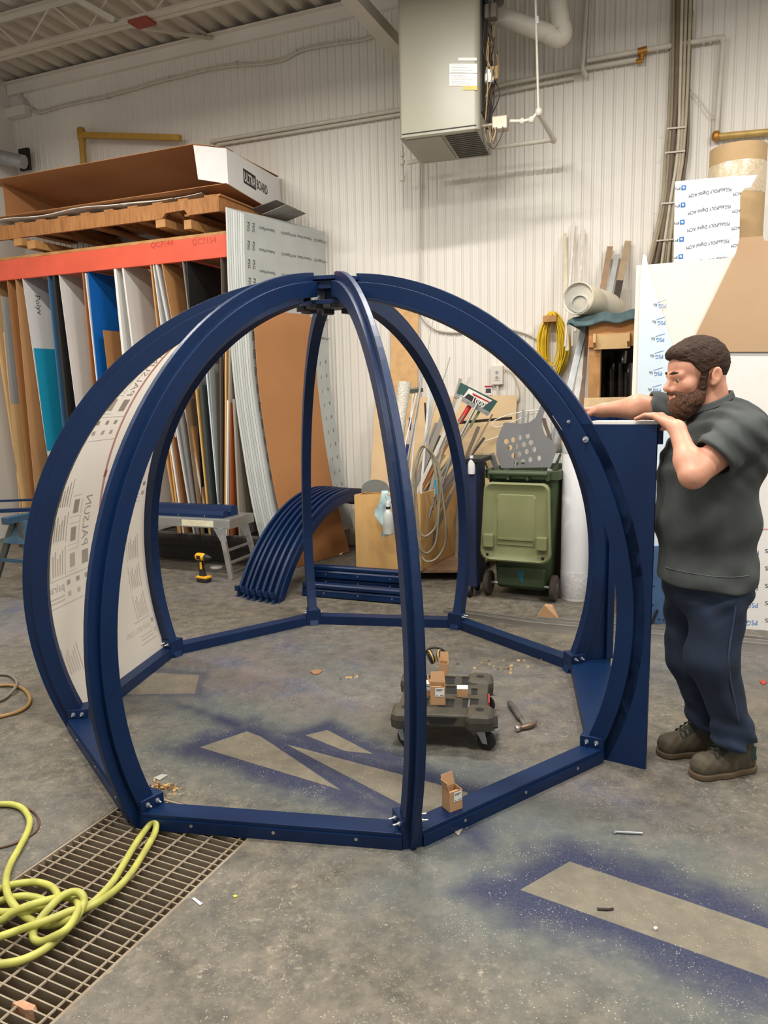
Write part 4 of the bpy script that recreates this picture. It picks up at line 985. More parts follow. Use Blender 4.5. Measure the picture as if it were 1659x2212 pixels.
for s in (-1, 1): add('lid_hole', MB().lathe(lp(s*.215,.925,.024), -gy, [(.012,0),(.012,.002)], 12), 'black', LD)
# axle, wheels
add('axle', MB().tube([gp(-.27,.05,.10), gp(.27,.05,.10)], .012, 8), 'steel', BI)
for s in (-1, 1):
    w = add('wheel', MB().lathe(gp(s*.262-.022,.04,.10), gx, [(.05,0),(.092,.002),(.10,.010),(.10,.036),(.092,.044),(.05,.046)], 24), M('bin_wheel', (64,54,48), .7), BI, smooth=True)
    add('wheel_hub', MB().lathe(gp(s*.262,.04,.10), gx*s, [(.045,.018),(.04,.028),(.012,.034)], 16), M('hub_grey', (84,74,64), .7), w, smooth=True)
add('axle_housing', MB().obox(gp(0,.085,.16), gx*.19, gy*.05, Z*.075), 'bin_green', BI, bevel=.012)
add('paint_smear', MB().poly([gp(-.03,.033,.21), gp(.03,.033,.215), gp(.022,.033,.16), gp(.03,.033,.12), gp(.0,.033,.13)]), M('teal_smear', (24,96,110), .5), BI)
# ---- scrap in the bin
def plate(name, outline, holes, f, th, mat, **kw):
    """flat plate with holes: outline/holes in 2D, f maps to 3D"""
    cu = bpy.data.curves.new('p', 'CURVE'); cu.dimensions = '2D'; cu.fill_mode = 'BOTH'
    for loop in [outline]+holes:
        sp = cu.splines.new('POLY'); sp.points.add(len(loop)-1); sp.use_cyclic_u = True
        for i, (a, b_) in enumerate(loop): sp.points[i].co = (a, b_, 0, 1)
    cu.extrude = .5
    o = bpy.data.objects.new('p', cu); COL.objects.link(o); dg = bpy.context.evaluated_depsgraph_get(); dg.update()
    me = bpy.data.meshes.new_from_object(o.evaluated_get(dg)); mb = MB()
    mb.v = [V(f(v.co.x, v.co.y)) + th*(v.co.z) for v in me.vertices]; mb.f = [tuple(p.vertices) for p in me.polygons]
    bpy.data.objects.remove(o); bpy.data.curves.remove(cu); bpy.data.meshes.remove(me)
    return add(name, mb, mat, **kw)
PZ = gp(0, .10, .9)
def pm(x, y): return hit(1020+x/4.607, 840+y/4.607, PZ, gy) + gy*((760-y)/4.607*.00025)
M('sheet_steel', (150,150,150), .32, .75, var=.06, scale=4)
hol = []
for x, y in ((335,525),(402,508),(470,487),(547,470),(580,535),(510,555),(437,575),(372,585),(615,605),(540,625),(465,650),(410,665),(665,690),(578,705),(505,725),(440,735)):
    hol.append([(x+(21+3*math.sin(x))*math.cos(k*math.pi/6), y+27*math.sin(k*math.pi/6)) for k in range(12)])
plate('perforated_plate', [(305,345),(330,335),(490,350),(560,335),(620,290),(650,220),(690,105),(715,80),(745,95),(740,130),(690,290),(685,370),(720,460),(800,530),(840,580),(830,640),(780,780),(290,790),(240,660),(235,540),(265,440)], hol, pm, gy*.003, 'sheet_steel', label='grey metal plate with round holes sticking out of the green bin', cat='metal plate')
def pm2(x, y, d): return hit(1020+x/4.607, 840+y/4.607, PZ+gy*d, gy)
rows = []
for k in range(11):
    u = k/10; x = 800-115*math.sin(u*math.pi*.55); rows.append([pm2(745+(90*math.cos(u*2.2)), 230+u*430, .12), pm2(800+100*u, 215+u*420, .12), pm2(890+10*u, 400+u*300, .16)])
add('aluminium_offcut', MB().strip(rows), M('alu_bright', (200,198,194), .25, .8), label='bent shiny aluminium offcut behind the perforated plate', cat='offcut', fixn=False, smooth='all')
rows = [[pm2(690+a, 290+b_, .08), pm2(730+a, 290+b_, .10)] for a, b_ in ((0,0),(10,40),(25,90),(45,140),(60,200),(62,240))]
add('plastic_trim', MB().strip(rows), M('trim_brown', (96,82,72), .4), label='curved brown trim leaning beside the perforated plate', cat='offcut', fixn=False, smooth='all')
M('wire_white', (216,210,196), .5)
for i, pts in enumerate((((200,370),(230,310),(400,250),(600,215),(780,220),(880,290)), ((200,370),(260,380),(400,330),(560,260),(700,230)), ((130,520),(300,460),(420,420),(440,600),(430,800)), ((860,290),(920,400),(900,560),(860,720),(840,820)))):
    add('loose_wire', MB().tube(smooth_path([pm2(a, b_, .16+.02*i) for a, b_ in pts], 6), .004, 6), 'wire_white', label=('long white wire arching over the perforated plate','shorter white wire below the arching one','thin wire poking left from the bin','thin wire bent down at the right of the bin')[i], cat='wire', group='loose wires in the bin', smooth='all')
for i, (a, b_, w) in enumerate((((510,210),(495,320),.02),((560,225),(545,320),.012),((190,640),(270,750),.045),((95,640),(180,740),.014),((340,570),(345,760),.05),((705,670),(690,760),.012),((880,650),(780,760),.018))):
    add('scrap_strip', MB().bar(pm2(*b_, .05+.02*i)-Z*.10, pm2(*a, .05+.02*i), w, .005, gy), 'alu_bright' if i in (2,4) else 'aluminium', label=('silver strip upright behind the plate, taller','silver strip upright behind the plate, shorter','bright curled strip at the left lip of the bin','narrow strip leaning out left of the bin','broad plate strip in front of the holes','short pin strip near the right lip','slanted strip at the right lip of the bin')[i], cat='offcut', group='metal scrap in the bin')
# ================================================================== ROLLS, SHEETS, CABINET
M('roll_white', (222,222,222), .35, var=.03, scale=3); M('stretch', (204,202,202), .2, var=.12, scale=40, bump=.3)
t0 = fl(1244, 1291); tz = up(1240, 930, t0).z
RW = add('plastic_roll', MB().lathe(t0, Z, [(.117,0),(.119,.01),(.119,tz-.01),(.117,tz),(.06,tz),(.055,tz-.03)], 28), 'roll_white', label='tall white plastic wrapped roll standing beside the green bin', cat='roll', smooth=True)
add('stretch_wrap', MB().lathe(t0, Z, [(.1195,.02),(.121,.025),(.121,.22),(.1195,.23)], 28), 'stretch', RW, smooth=True); add('wrap_band', MB().lathe(t0, Z, [(.1195,tz-.17),(.121,tz-.165),(.1205,tz-.10)], 28), 'stretch', RW, smooth=True)
t1 = fl(1341, 1290); add('plastic_roll', MB().lathe(t1+N*.10, Z, [(.055,0),(.055,1.2)], 20), 'roll_white', label='thinner white roll seen through the doorway opening', cat='roll', smooth=True)
p = t0+T*.17+N*.03
for i, (d, rgb, h, lb) in enumerate(((0,(52,84,128),1.15,'dusty blue panel on edge right of the white roll'), (.035,(44,72,116),1.1,'second blue panel on edge right of the white roll'))):
    add('blue_board', MB().obox(p+T*(d+.0)+N*.12+Z*h/2, T*.009, N*.26, Z*h/2), M('bp_%d' % i, rgb, .5), label=lb, cat='panel', group='blue panels by the roll')
add('fibreboard_strip', MB().obox(p+T*.10+N*.25+Z*.74, T*.05, N*.008, Z*.74), M('tan_board', (186,134,84), .6), label='narrow tan board standing right of the blue panels', cat='panel')
# plywood sheets leaning against the wall
def leaner(name, label, s0, s1, z1, ob, ot, th, mat, cat='sheet'):
    return add(name, MB().prism([WP(s0,ob,0), WP(s1,ob,0), WP(s1,ot,z1), WP(s0,ot,z1)], N*th), mat, label=label, cat=cat)
M('ply_pale', (216,188,146), .6, rgb2=(206,176,132), scale=2)
sA, sB = so(wl(808,860,.10))[0], so(wl(1115,857,.10))[0]
leaner('plywood_sheet', 'wide pale plywood sheet leaning on the wall behind the crate and bin', sA, sB, so and wl(960,857,.10).z, .42, .06, .012, 'ply_pale')
sA, sB = so(wl(842,655,.06))[0], so(wl(901,657,.06))[0]
leaner('hardboard_strip', 'narrow tall tan hardboard leaning on the wall above the crate', sA, sB, wl(870,655,.05).z, .22, .02, .005, M('tan_hard', (206,164,110), .6))
# timber cabinet with blanket and rolled plastic on top
CO = 1.0
k0, k1 = so(wl(1273,690,CO))[0], so(wl(1374,690,CO))[0]+.10; cz = wl(1300,692,CO).z
CA = empty('timber_cabinet', WP((k0+k1)/2, .6, 0), 'rough timber cabinet with a wooden bracket on its front, beside the white sheets', 'cabinet')
add('corner_post', MB().obox(WP(k0+.045,CO-.045,cz/2), T*.045, N*.045, Z*cz/2), 'pine', CA); add('corner_post', MB().obox(WP(k1-.045,CO-.045,cz/2), T*.045, N*.045, Z*cz/2), 'pine', CA)
rz = wl(1300,750,CO).z
add('front_rail', MB().obox(WP((k0+k1)/2, CO+.011, (cz+rz)/2), T*(k1-k0)/2, N*.010, Z*(cz-rz)/2), M('rail_wood', (196,140,84), .65, rgb2=(178,122,68), scale=4), CA)
add('top_board', MB().obox(WP((k0+k1)/2, .6, cz+.01), T*(k1-k0)/2, N*.42, Z*.010), 'pine', CA)
add('side_board', MB().obox(WP(k0+.008,.56,cz/2), T*.008, N*.38, Z*cz/2), 'dark_board', CA); add('back_board', MB().obox(WP((k0+k1)/2,.20,cz/2), T*(k1-k0)/2, N*.008, Z*cz/2), 'dark_board', CA)
bz0, bz1 = wl(1300,755,CO).z, wl(1300,722,CO).z
kb0, kb1 = so(wl(1284,740,CO))[0], so(wl(1362,740,CO))[0]
br = add('front_bracket', MB().obox(WP((kb0+kb1)/2, CO+.033, (bz0+bz1)/2), T*(kb1-kb0)/2, N*.010, Z*(bz1-bz0)/2), 'ply', CA)
for s in (kb0+.01, kb1-.01): add('bracket_cheek', MB().prism([WP(s-.010,CO+.04,bz0+.01), WP(s-.010,CO+.10,bz0+.05), WP(s-.010,CO+.10,bz1), WP(s-.010,CO+.04,bz1)], T*.02), 'ply', br)
# black bagged rolls in the cabinet
for i, (px, h) in enumerate(((1318,1.85),(1338,1.9),(1352,1.8))):
    s = so(wl(px, 800, CO-.3))[0]; add('bagged_roll', MB().tube(smooth_path([WP(s,.62,0), WP(s+.01,.62,h*.5), WP(s-.005,.6,h)], 5), [.05+.006*math.sin(k*2) for k in range(11)], 12), M('black_film', (20,20,22), .25, spec=.7, bump=.4, scale=25), label='%s black plastic wrapped roll inside the timber cabinet' % ('left','middle','right')[i], cat='roll', group='black rolls in the cabinet', smooth='all')
# blanket
M('blanket', (84,104,104), .95, rgb2=(64,84,88), scale=20, bump=.3)
q0 = so(wl(1226,700,CO+.04))[0]; rows = []
for i in range(22):
    s = q0 + (k1+.05-q0)*i/21; droop = .035*max(0, 1-i/5)
    rows.append([WP(s, o_, cz+.045 + .012*math.sin(i*.9)+.018*(i/21) - droop - (.06 if o_ > CO+.05 else 0)*(1 if 1 < i else .3)) for o_ in (CO+.075, CO+.07, CO+.03, .8, .5, .3)])
mb = MB().strip(rows); nb = len(mb.v); mb.strip([[p-Z*.022 for p in r] for r in rows]); m_ = 6
for i in range(21): mb.f += [(i*m_, (i+1)*m_, nb+(i+1)*m_, nb+i*m_)]
for k in range(5): mb.f += [(k, k+1, nb+k+1, nb+k)]
add('moving_blanket', mb, 'blanket', label='folded grey-green moving blanket on top of the timber cabinet', cat='blanket', smooth='all')
# rolled translucent sheet on the blanket
r0 = wl(1248,645,CO+.10); r1 = r0+N*.95+T*.16; rd = (r1-r0).normalized(); rr = .122
r0.z = max(r0.z, cz+.045+rr); r1.z = r0.z + .0; rd = (r1-r0).normalized(); Lr = (r1-r0).length
RR = add('rolled_sheet', MB().lathe(r0, rd, [(rr-.012,.02),(rr-.004,0),(rr,.004),(rr,Lr),(rr-.01,Lr)], 32), M('roll_cream', (224,214,186), .4, rgb2=(212,206,192), scale=2), label='large cream plastic roll lying on the blanket, hollow end facing the room', cat='roll', smooth=True)
add('roll_lining', MB().lathe(r0, rd, [(rr-.012,.02),(rr-.016,.25),(rr-.05,.26)], 32), 'stretch', RR, smooth=True)
add('inner_tube', MB().lathe(r0+rd*.004-Z*.042+rd.cross(Z)*.012, rd, [(.046,.30),(.058,.30),(.062,0),(.066,0),(.066,.35),(.05,.35)], 24), M('grey_tube', (178,186,186), .4), RR, smooth=True)
# strips leaning on the wall behind the roll
for i, (b_, t_, w, rgb, lb) in enumerate((
    ((1224,700),(1220,505),.03,(196,184,156),'pale wooden strip leaning on the wall, leftmost above the cabinet'),
    ((1225,690),(1241,480),.016,(206,200,190),'slim white strip leaning on the wall left of the roll'),
    ((1237,690),(1241,490),.014,(190,180,164),'second slim strip crossing behind the white one'),
    ((1247,660),(1262,497),.022,(200,192,176),'grey-white strip leaning on the wall above the roll'),
    ((1290,690),(1318,533),.05,(150,120,92),'brown plank with silver tape above the roll'),
    ((1305,690),(1333,550),.045,(176,176,172),'aluminium channel above the roll'),
    ((1322,690),(1357,521),.055,(160,138,108),'brown plank with charred lower half above the roll'),
    ((1228,850),(1262,705),.05,(178,180,180),'wide aluminium strip hanging left of the cabinet'),
    ((1243,870),(1268,715),.045,(186,184,178),'second aluminium strip left of the cabinet'),
    ((1256,880),(1270,700),.03,(128,92,66),'brown wooden strip against the cabinet side'))):
    pa, pb_ = wl(*b_, .35 if i < 7 else .75), wl(*t_, .05 if i < 7 else .6)
    d = (pb_-pa).normalized(); 
    if i < 7: pa = pa - d*.25
    else: pa = pa - d*(pa.z/d.z)
    st = add('leaning_strip', MB().bar(pa, pb_, w, .012, N), M('st_%d_%d_%d' % rgb, rgb, .5, .4 if 'alum' in lb else 0), label=lb, cat='strip', group='strips leaning on the wall')
    if i == 6: add('dark_half', MB().bar(pa.lerp(pb_,.1)-N*.0075, pa.lerp(pb_,.62)-N*.0075, w+.002, .003, N), M('char', (58,46,38), .7), st)
# yellow extension cord on a peg
M('cord_yellow', (226,190,36), .5, var=.1)
PG = add('wooden_peg', MB().obox(wl(1191,690,.10), T*.06, N*.10, Z*.028), 'pine', label='short wooden peg on the wall holding the yellow cord', cat='peg')
random.seed(21); pts = []
for i in range(28):
    xo = random.uniform(-1,1); ln = random.uniform(.75,1.0); cx_ = 1193 + xo*5
    wL, wR = random.uniform(14,33), random.uniform(12,34); o_ = .06+.010*(i % 9)
    if i % 6 == 5: ln *= .55
    for ax, ay in ((0,676-random.uniform(0,3)),(.75,706),(1,745),(.75,745+ln*48),(0,760+ln*62),(-.8,745+ln*48),(-1,740),(-.7,702)):
        pts.append(wl(cx_+ax*(wR if ax > 0 else wL)+2, ay, o_+random.uniform(-.01,.01)))
CY = add('extension_cord', MB().tube(smooth_path(pts, 4), .0062, 6, cap=True), 'cord_yellow', label='bundle of yellow extension cord hanging on the wall peg', cat='cord', smooth='all')
# outlet box
c_ = (wl(1065,790)+wl(1088,831))/2; OB = empty('outlet_box', c_, 'white surface outlet box on the ribbed wall with cable', 'outlet')
hw, hh = .055, .09
add('box', MB().obox(c_-N*.03, T*hw, N*.028, Z*hh), 'white_metal', OB, bevel=.006); add('socket', MB().obox(c_-N*.060, T*.026, N*.003, Z*.05), 'white_plastic', OB, bevel=.004)
for dz in (-.024, .024): add('socket_face', MB().lathe(c_-N*.063+Z*dz, -N, [(.016,0),(.015,.002)], 14), M('socket_grey', (150,146,138), .5), OB)
add('conduit_stub', MB().tube([c_-N*.03-Z*hh, c_-N*.03-Z*(hh+.25)], .012, 8), 'pipe_white', OB, smooth=True)
add('cable', MB().tube(smooth_path([wl(1089,797,.03), wl(1105,805,.03), wl(1118,830,.03), wl(1122,855,.03), wl(1118,868,.03)], 5), .006, 6), M('cable_tan', (196,180,148), .6), OB, smooth='all')
sg = wl(1055,843,.012); SG = add('notice', MB().obox(sg, T*.036, N*.001, Z*.048), 'card_white', label='small printed notice on the wall left of the outlet', cat='notice')
add('notice_band', MB().obox(sg-N*.0015+Z*.035, T*.036, N*.0004, Z*.008), 'card_red', SG); add('notice_text', MB().obox(sg-N*.0015-Z*.005, T*.026, N*.0004, Z*.022), 'ink', SG)
# ================================================================== SHEETS ON THE RIGHT
M('board_cream', (219,208,191), .55, var=.02); M('psg_film', (188,201,208), .4, var=.02); M('alu_film', (202,207,212), .4, var=.02); M('brown_card', (168,140,108), .8, rgb2=(160,130,98), scale=2); M('film_lower', (206,203,197), .4, var=.02)
# the boards lean: foot 1.80 off the wall, head 1.50 off at 2.44 m
LEAN_n = (N*2.44 + Z*.30).normalized()      # plane normal
def lean(px, py, lift=0.0):
    P0 = WP(0, 1.80+lift, 0); nn = (N*2.44 - Z*.30).normalized(); return hit(px, py, P0, nn)
def leanpoly(name, px, lift, th, mat, **kw):
    nn = (N*2.44 - Z*.30).normalized(); P = [lean(a, b_, lift) for a, b_ in px]; P = [V((p.x, p.y, max(p.z, .001))) for p in P]
    return add(name, MB().prism(P, nn*th), mat, **kw)
wbb = lean(1375,572); 
def LPt(s, z, lift=0.0): return WP(s, 1.80+lift-.30/2.44*z, z)
s0_ = so(wbb)[0]
WBD = add('white_board', MB().prism([LPt(s0_,0), LPt(2.9,0), LPt(2.9,2.44), LPt(s0_,2.44)], N*.018), 'board_cream', label='large cream white board leaning on the right behind the man', cat='board')
ALU = leanpoly('printed_sheet', [(1458,392),(1520,386),(1580,381),(1636,378),(1624,399),(1622,405),(1608,407),(1599,420),(1597,520),(1594,560),(1594,700),(1453,700)], -.06, .004, 'alu_film', label='white composite panel with rows of blue logos standing behind the cream board', cat='panel')
PSG = leanpoly('printed_offcut', [(1389,548),(1396,552),(1400,575),(1453,745),(1530,990),(1600,1210),(1640,1345),(1362,1345),(1372,1010),(1383,600)], .012, .004, 'psg_film', label='pale blue triangular offcut with small blue letters leaning on the cream board', cat='offcut')
leanpoly('cardboard_sheet', [(1596,520),(1600,513),(1648,510),(1652,520),(1720,520),(1720,760),(1505,760),(1503,724),(1590,545)], .05, .006, 'brown_card', label='brown cardboard panel with slanted edge leaning at upper right', cat='cardboard')
LOW = leanpoly('film_sheet', [(1480,763),(1720,756),(1720,1372),(1462,1350)], .034, .004, 'film_lower', label='white film covered sheet with small letters leaning at lower right behind the man', cat='sheet')
def ltext(parent, items, lift, mat, xd_px):
    """items: (text, px, py, width px, height px); letters upside down, running right to left like the film print"""
    mb = MB(); nn = (N*2.44 - Z*.30).normalized()
    for st, px, py, wpx, hpx, sl in items:
        w = text2d(st)[2]
        text_on(mb, st, lambda x, y: lean(px - x/w*wpx, py + y*hpx + sl*x/w*wpx, lift))
    return add('film_print', mb, mat, parent, kind='stuff')
it, it2, lg = [], [], []
for k in range(6):
    dy = k*37.2; dx_ = -k*1.6
    it.append(('AluPOLY Digital ACM', 1567+dx_, 405+dy, 79, 8, .19)); it2.append(('Pi', 1471+dx_, 404+dy, 12, 6, .12))
    lg.append((1477+dx_, 405+dy)); it.append(('PSG', 1580+dx_, 405+dy+0, 12, 8, .1)); it.append(('ACM', 1602+dx_, 414+dy, 18, 7, .15))
ltext(ALU, it+it2, -.0575, 'ink', 0)
for x_, y_ in lg:
    add('film_logo', MB().poly([lean(a, b_, -.0575) for a, b_ in ((x_-5,y_-4),(x_+5,y_-5.5),(x_+5,y_+4.5),(x_-5,y_+6))]), 'ink_blue', ALU)
    add('film_logo_mark', MB().poly([lean(x_+2.6*math.cos(k*math.pi/4), y_+2.6*math.sin(k*math.pi/4), -.057) for k in range(8)]), 'alu_film', ALU)
ltext(PSG, [('PSG', 1440-k*2.4, 693-37*1+k*36.6, 17, 9, .06) for k in range(0, 8)], .0145, 'ink_blue', 0)
ltext(PSG, [('Alu', 1420-k*2.4, 655+k*36.6, 8, 8, .06) for k in range(0, 8)], .0145, 'ink', 0)
for k in range(8): add('film_rule', MB().poly([lean(a-k*2.4, b_+k*36.6, .0145) for a, b_ in ((1421,653),(1441,647),(1441,648),(1421,654))]), 'ink_blue', PSG)
ltext(LOW, [('PSG', 1640-k*.8, 1190+k*37.5, 24, 11, .03) for k in range(-0, 5)], .0365, 'ink_blue', 0); ltext(LOW, [('S', 1661, 1186+k*37.5, 9, 9, .03) for k in range(5)], .0365, 'ink', 0)
add('film_line', MB().poly([lean(a, b_, .0365) for a, b_ in ((1625,1143),(1700,1140),(1700,1143),(1625,1146))]), 'film_red', LOW)
# big cardboard tube
u0 = wl(1590, 420, .95); us = so(u0)[0]; tzz = wl(1590, 322, .95).z
CT = add('cardboard_tube', MB().lathe(WP(us, .95, 0), Z, [(.185,0),(.188,tzz-.01),(.188,tzz),(.176,tzz),(.172,tzz-.05)], 40), M('tube_brown', (176,146,104), .7, var=.05), label='huge brown cardboard tube standing behind the printed panel', cat='tube', smooth=True)
add('stretch_wrap', MB().lathe(WP(us, .95, 0), Z, [(.189,tzz-.33),(.191,tzz-.32),(.191,tzz-.13),(.189,tzz-.12)], 40), M('wrap_tan', (198,180,150), .18, var=.14, scale=50, bump=.3, spec=.8), CT, smooth=True)
# tan board in front of the cabinet and bits near the floor
leaner('fibreboard_sheet', 'tan fibreboard sheet standing in front of the timber cabinet', so(wl(1262,858,1.10))[0], so(wl(1425,858,1.10))[0], wl(1330,858,1.10).z, 1.16, 1.10, .012, M('tan_sheet', (214,184,140), .6))
oc = [(1330,1275),(1352,1262),(1352,1325),(1329,1325)]
c0v = fl(1340,1325); add('cardboard_offcut', MB().prism([up(a, b_, c0v) for a, b_ in oc], N*.005), M('terracotta', (188,124,84), .8), label='terracotta coloured cardboard offcut on the floor seen through the doorway', cat='offcut')
c1v = fl(1351,1340); add('white_batten', MB().prism([up(1348,1220,c1v), up(1356,1235,c1v), up(1357,1340,c1v), up(1348,1338,c1v)], N*.02), 'white_board', label='white batten standing on the floor seen through the doorway', cat='batten')
bpz = fl(1425,1348); add('drilled_board', MB().prism([up(1400,1180,bpz), up(1490,1180,bpz), up(1490,1352,bpz), up(1400,1346,bpz)], N*.018), M('dusty_blue', (62,92,128), .5), label='dusty blue drilled panel standing behind the man and doorway', cat='panel')
for a, b_ in ((1413,1266),(1410,1307),(1424,1338),(1433,1339),(1442,1340)): add('drill_hole', MB().lathe(up(a, b_, bpz)-N*.001, -N, [(.006,0),(.006,.001)], 8), 'black', bpy.data.objects['drilled_board'])
add('folding_tool', MB().bar(up(1408,1344,bpz)-N*.03, up(1421,1316,bpz)-N*.02, .012, .014), 'black', label='black folding tool leaning on the dusty blue panel', cat='tool')
# aluminium channels on the floor
M('alu_channel', (186,182,176), .3, .7, var=.06)
for i, (a, b_, w, h, lb) in enumerate((((1155,1358),(1700,1411),.07,.085,'long aluminium box channel lying on the floor in front of the right sheets'), ((957,1321),(1160,1350),.04,.045,'thinner aluminium channel running behind the dome base'))):
    pa, pb_ = fl(a[0], a[1]+6), fl(b_[0], b_[1]+6); d = (pb_-pa).normalized(); n_ = Z.cross(d)
    ac = add('aluminium_channel', MB().prism([pa, pa+n_*w, pa+n_*w+Z*h, pa+n_*(w-.006)+Z*h, pa+n_*(w-.006)+Z*.006, pa+n_*.006+Z*.006, pa+n_*.006+Z*h, pa+Z*h], pb_-pa), 'alu_channel', label=lb, cat='channel')
    add('lip', MB().bar(pa+Z*h*.72-n_*.002, pb_+Z*h*.72-n_*.002, .004, .006), 'alu_channel', ac)
# brown paper scrap
ps = fl(1185,1337); add('paper_scrap', MB().prism([ps+V((-.09,0,0)), ps+V((-.03,-.01,.10)), ps+V((.03,.02,.085)), ps+V((.07,.0,.0))], V((.02,.08,-.01))), 'cardboard', label='folded brown paper scrap on the floor by the aluminium channel', cat='paper scrap')
ps = fl(1348,1389); add('paper_scrap', MB().prism([ps+V((-.05,0,.001)), ps+V((.0,.02,.03)), ps+V((.06,.0,.004))], V((.0,.04,.0))), M('pale_card', (202,176,140), .8), label='small pale card scrap on the floor inside the doorway', cat='paper scrap')
# ================================================================== THINGS ON THE FLOOR
M('dolly_black', (50,48,44), .6, rgb2=(84,76,60), scale=7); M('dolly_dark', (22,22,22), .6); M('galv', (168,170,172), .4, .6)
dA, dB, dC, dD = fl(842,1548,.165), fl(1060,1556,.165), fl(1066,1450,.185), fl(876,1450,.185)
dcx = (dA+dB+dC+dD)/4; dcx.z = 0
ex = (dB-dA); ex.z = 0; wdx = ex.length/2; ex.normalize(); ey = Z.cross(ex); dyy = abs(((dD-dA).dot(ey)+(dC-dB).dot(ey))/4)
def dp_(a, b_, z): return dcx + ex*a + ey*b_ + Z*z
DL = empty('tool_dolly', dcx, 'black plastic tool dolly on swivel castors inside the dome', 'dolly')
deck = add('deck', MB().prism([dp_(a*wdx, b_*dyy, .115) for a, b_ in ((-.80,-.93),(.80,-.93),(.93,-.6),(.90,0),(.93,.6),(.80,.93),(-.80,.93),(-.93,.6),(-.90,0),(-.93,-.6))], Z*.058), 'dolly_black', DL, bevel=.008)
for a, b_ in ((-1,-1),(1,-1),(1,1),(-1,1)):
    c = (a*(wdx-.058), b_*(dyy-.062)); pod = [(-.062,-.045),(-.040,-.066),(.040,-.066),(.062,-.045),(.062,.045),(.040,.066),(-.040,.066),(-.062,.045)]
    pd = add('corner_pod', MB().sweep([[dp_(c[0]+x*k, c[1]+y*k, z) for x, y in pod] for z, k in ((.108,1.0),(.150,1.06),(.172,1.0),(.186,.80))]), 'dolly_black', DL, bevel=.004)
    add('pod_socket', MB().lathe(dp_(c[0], c[1], .1862), Z, [(.020,0),(.020,.001),(.014,-.006)], 14), 'dolly_dark', pd)
    wc = dp_(c[0]+(.03 if a > 0 else -.002), c[1]-.01, .045); wd_ = (ex*.93+ey*-.36).normalized() if a > 0 else (ex*.80+ey*-.60).normalized(); wx = wd_.cross(Z)
    cs = add('castor', MB().lathe(wc-wx*.013, wx, [(.020,0),(.042,.002),(.045,.008),(.045,.018),(.042,.024),(.020,.026)], 24), 'rubber', DL, smooth=True)
    for s in (-1, 1): add('castor_fork', MB().prism([wc+wx*s*.017-wd_*.012-Z*.010, wc+wx*s*.017+wd_*.012-Z*.010, wc+wx*s*.017-wd_*.002+Z*.058, wc+wx*s*.017-wd_*.050+Z*.058], wx*s*.003), 'galv', cs)
    add('castor_plate', MB().obox(wc-wd_*.02+Z*.062, wd_*.038, wx*.032, Z*.0025), 'galv', cs); add('castor_brake', MB().bar(wc+wd_*.02+Z*.052, wc+wd_*.058+Z*.062, .022, .004), 'galv', cs)
    add('axle_bolt', MB().lathe(wc-wx*.021, -wx, [(.007,0),(.006,.004)], 8), 'steel', cs)
for x, y, w, d in ((-.5,.62,.22,.14),(.0,.62,.22,.14),(.5,.62,.2,.14),(-.45,.1,.24,.16),(.12,.15,.24,.14),(.62,.1,.08,.1),(-.5,-.45,.22,.14),(.05,-.45,.2,.14),(.55,-.42,.2,.16)):
    add('deck_recess', MB().obox(dp_(x*wdx, y*dyy, .1735), ex*w*wdx*.8, ey*d*dyy, Z*.0012), 'dolly_dark', deck)
    add('recess_lip', MB().obox(dp_(x*wdx, y*dyy+d*dyy+.008, .177), ex*w*wdx*.85, ey*.006, Z*.005), 'dolly_black', deck)
add('front_grip', MB().prism([dp_(-.07,-dyy*.935,.165), dp_(.07,-dyy*.935,.165), dp_(.05,-dyy*.935,.135), dp_(-.05,-dyy*.935,.135)], -ey*.004), 'dolly_dark', DL)
add('side_label', MB().obox(dp_(wdx*.93,-.02,.150), ex*.003, ey*.05, Z*.016), M('dolly_red', (176,52,48), .5), DL)
add('side_step', MB().obox(dp_(wdx*.98,-.09,.075), ex*.03, ey*.06, Z*.006), 'dolly_dark', DL)
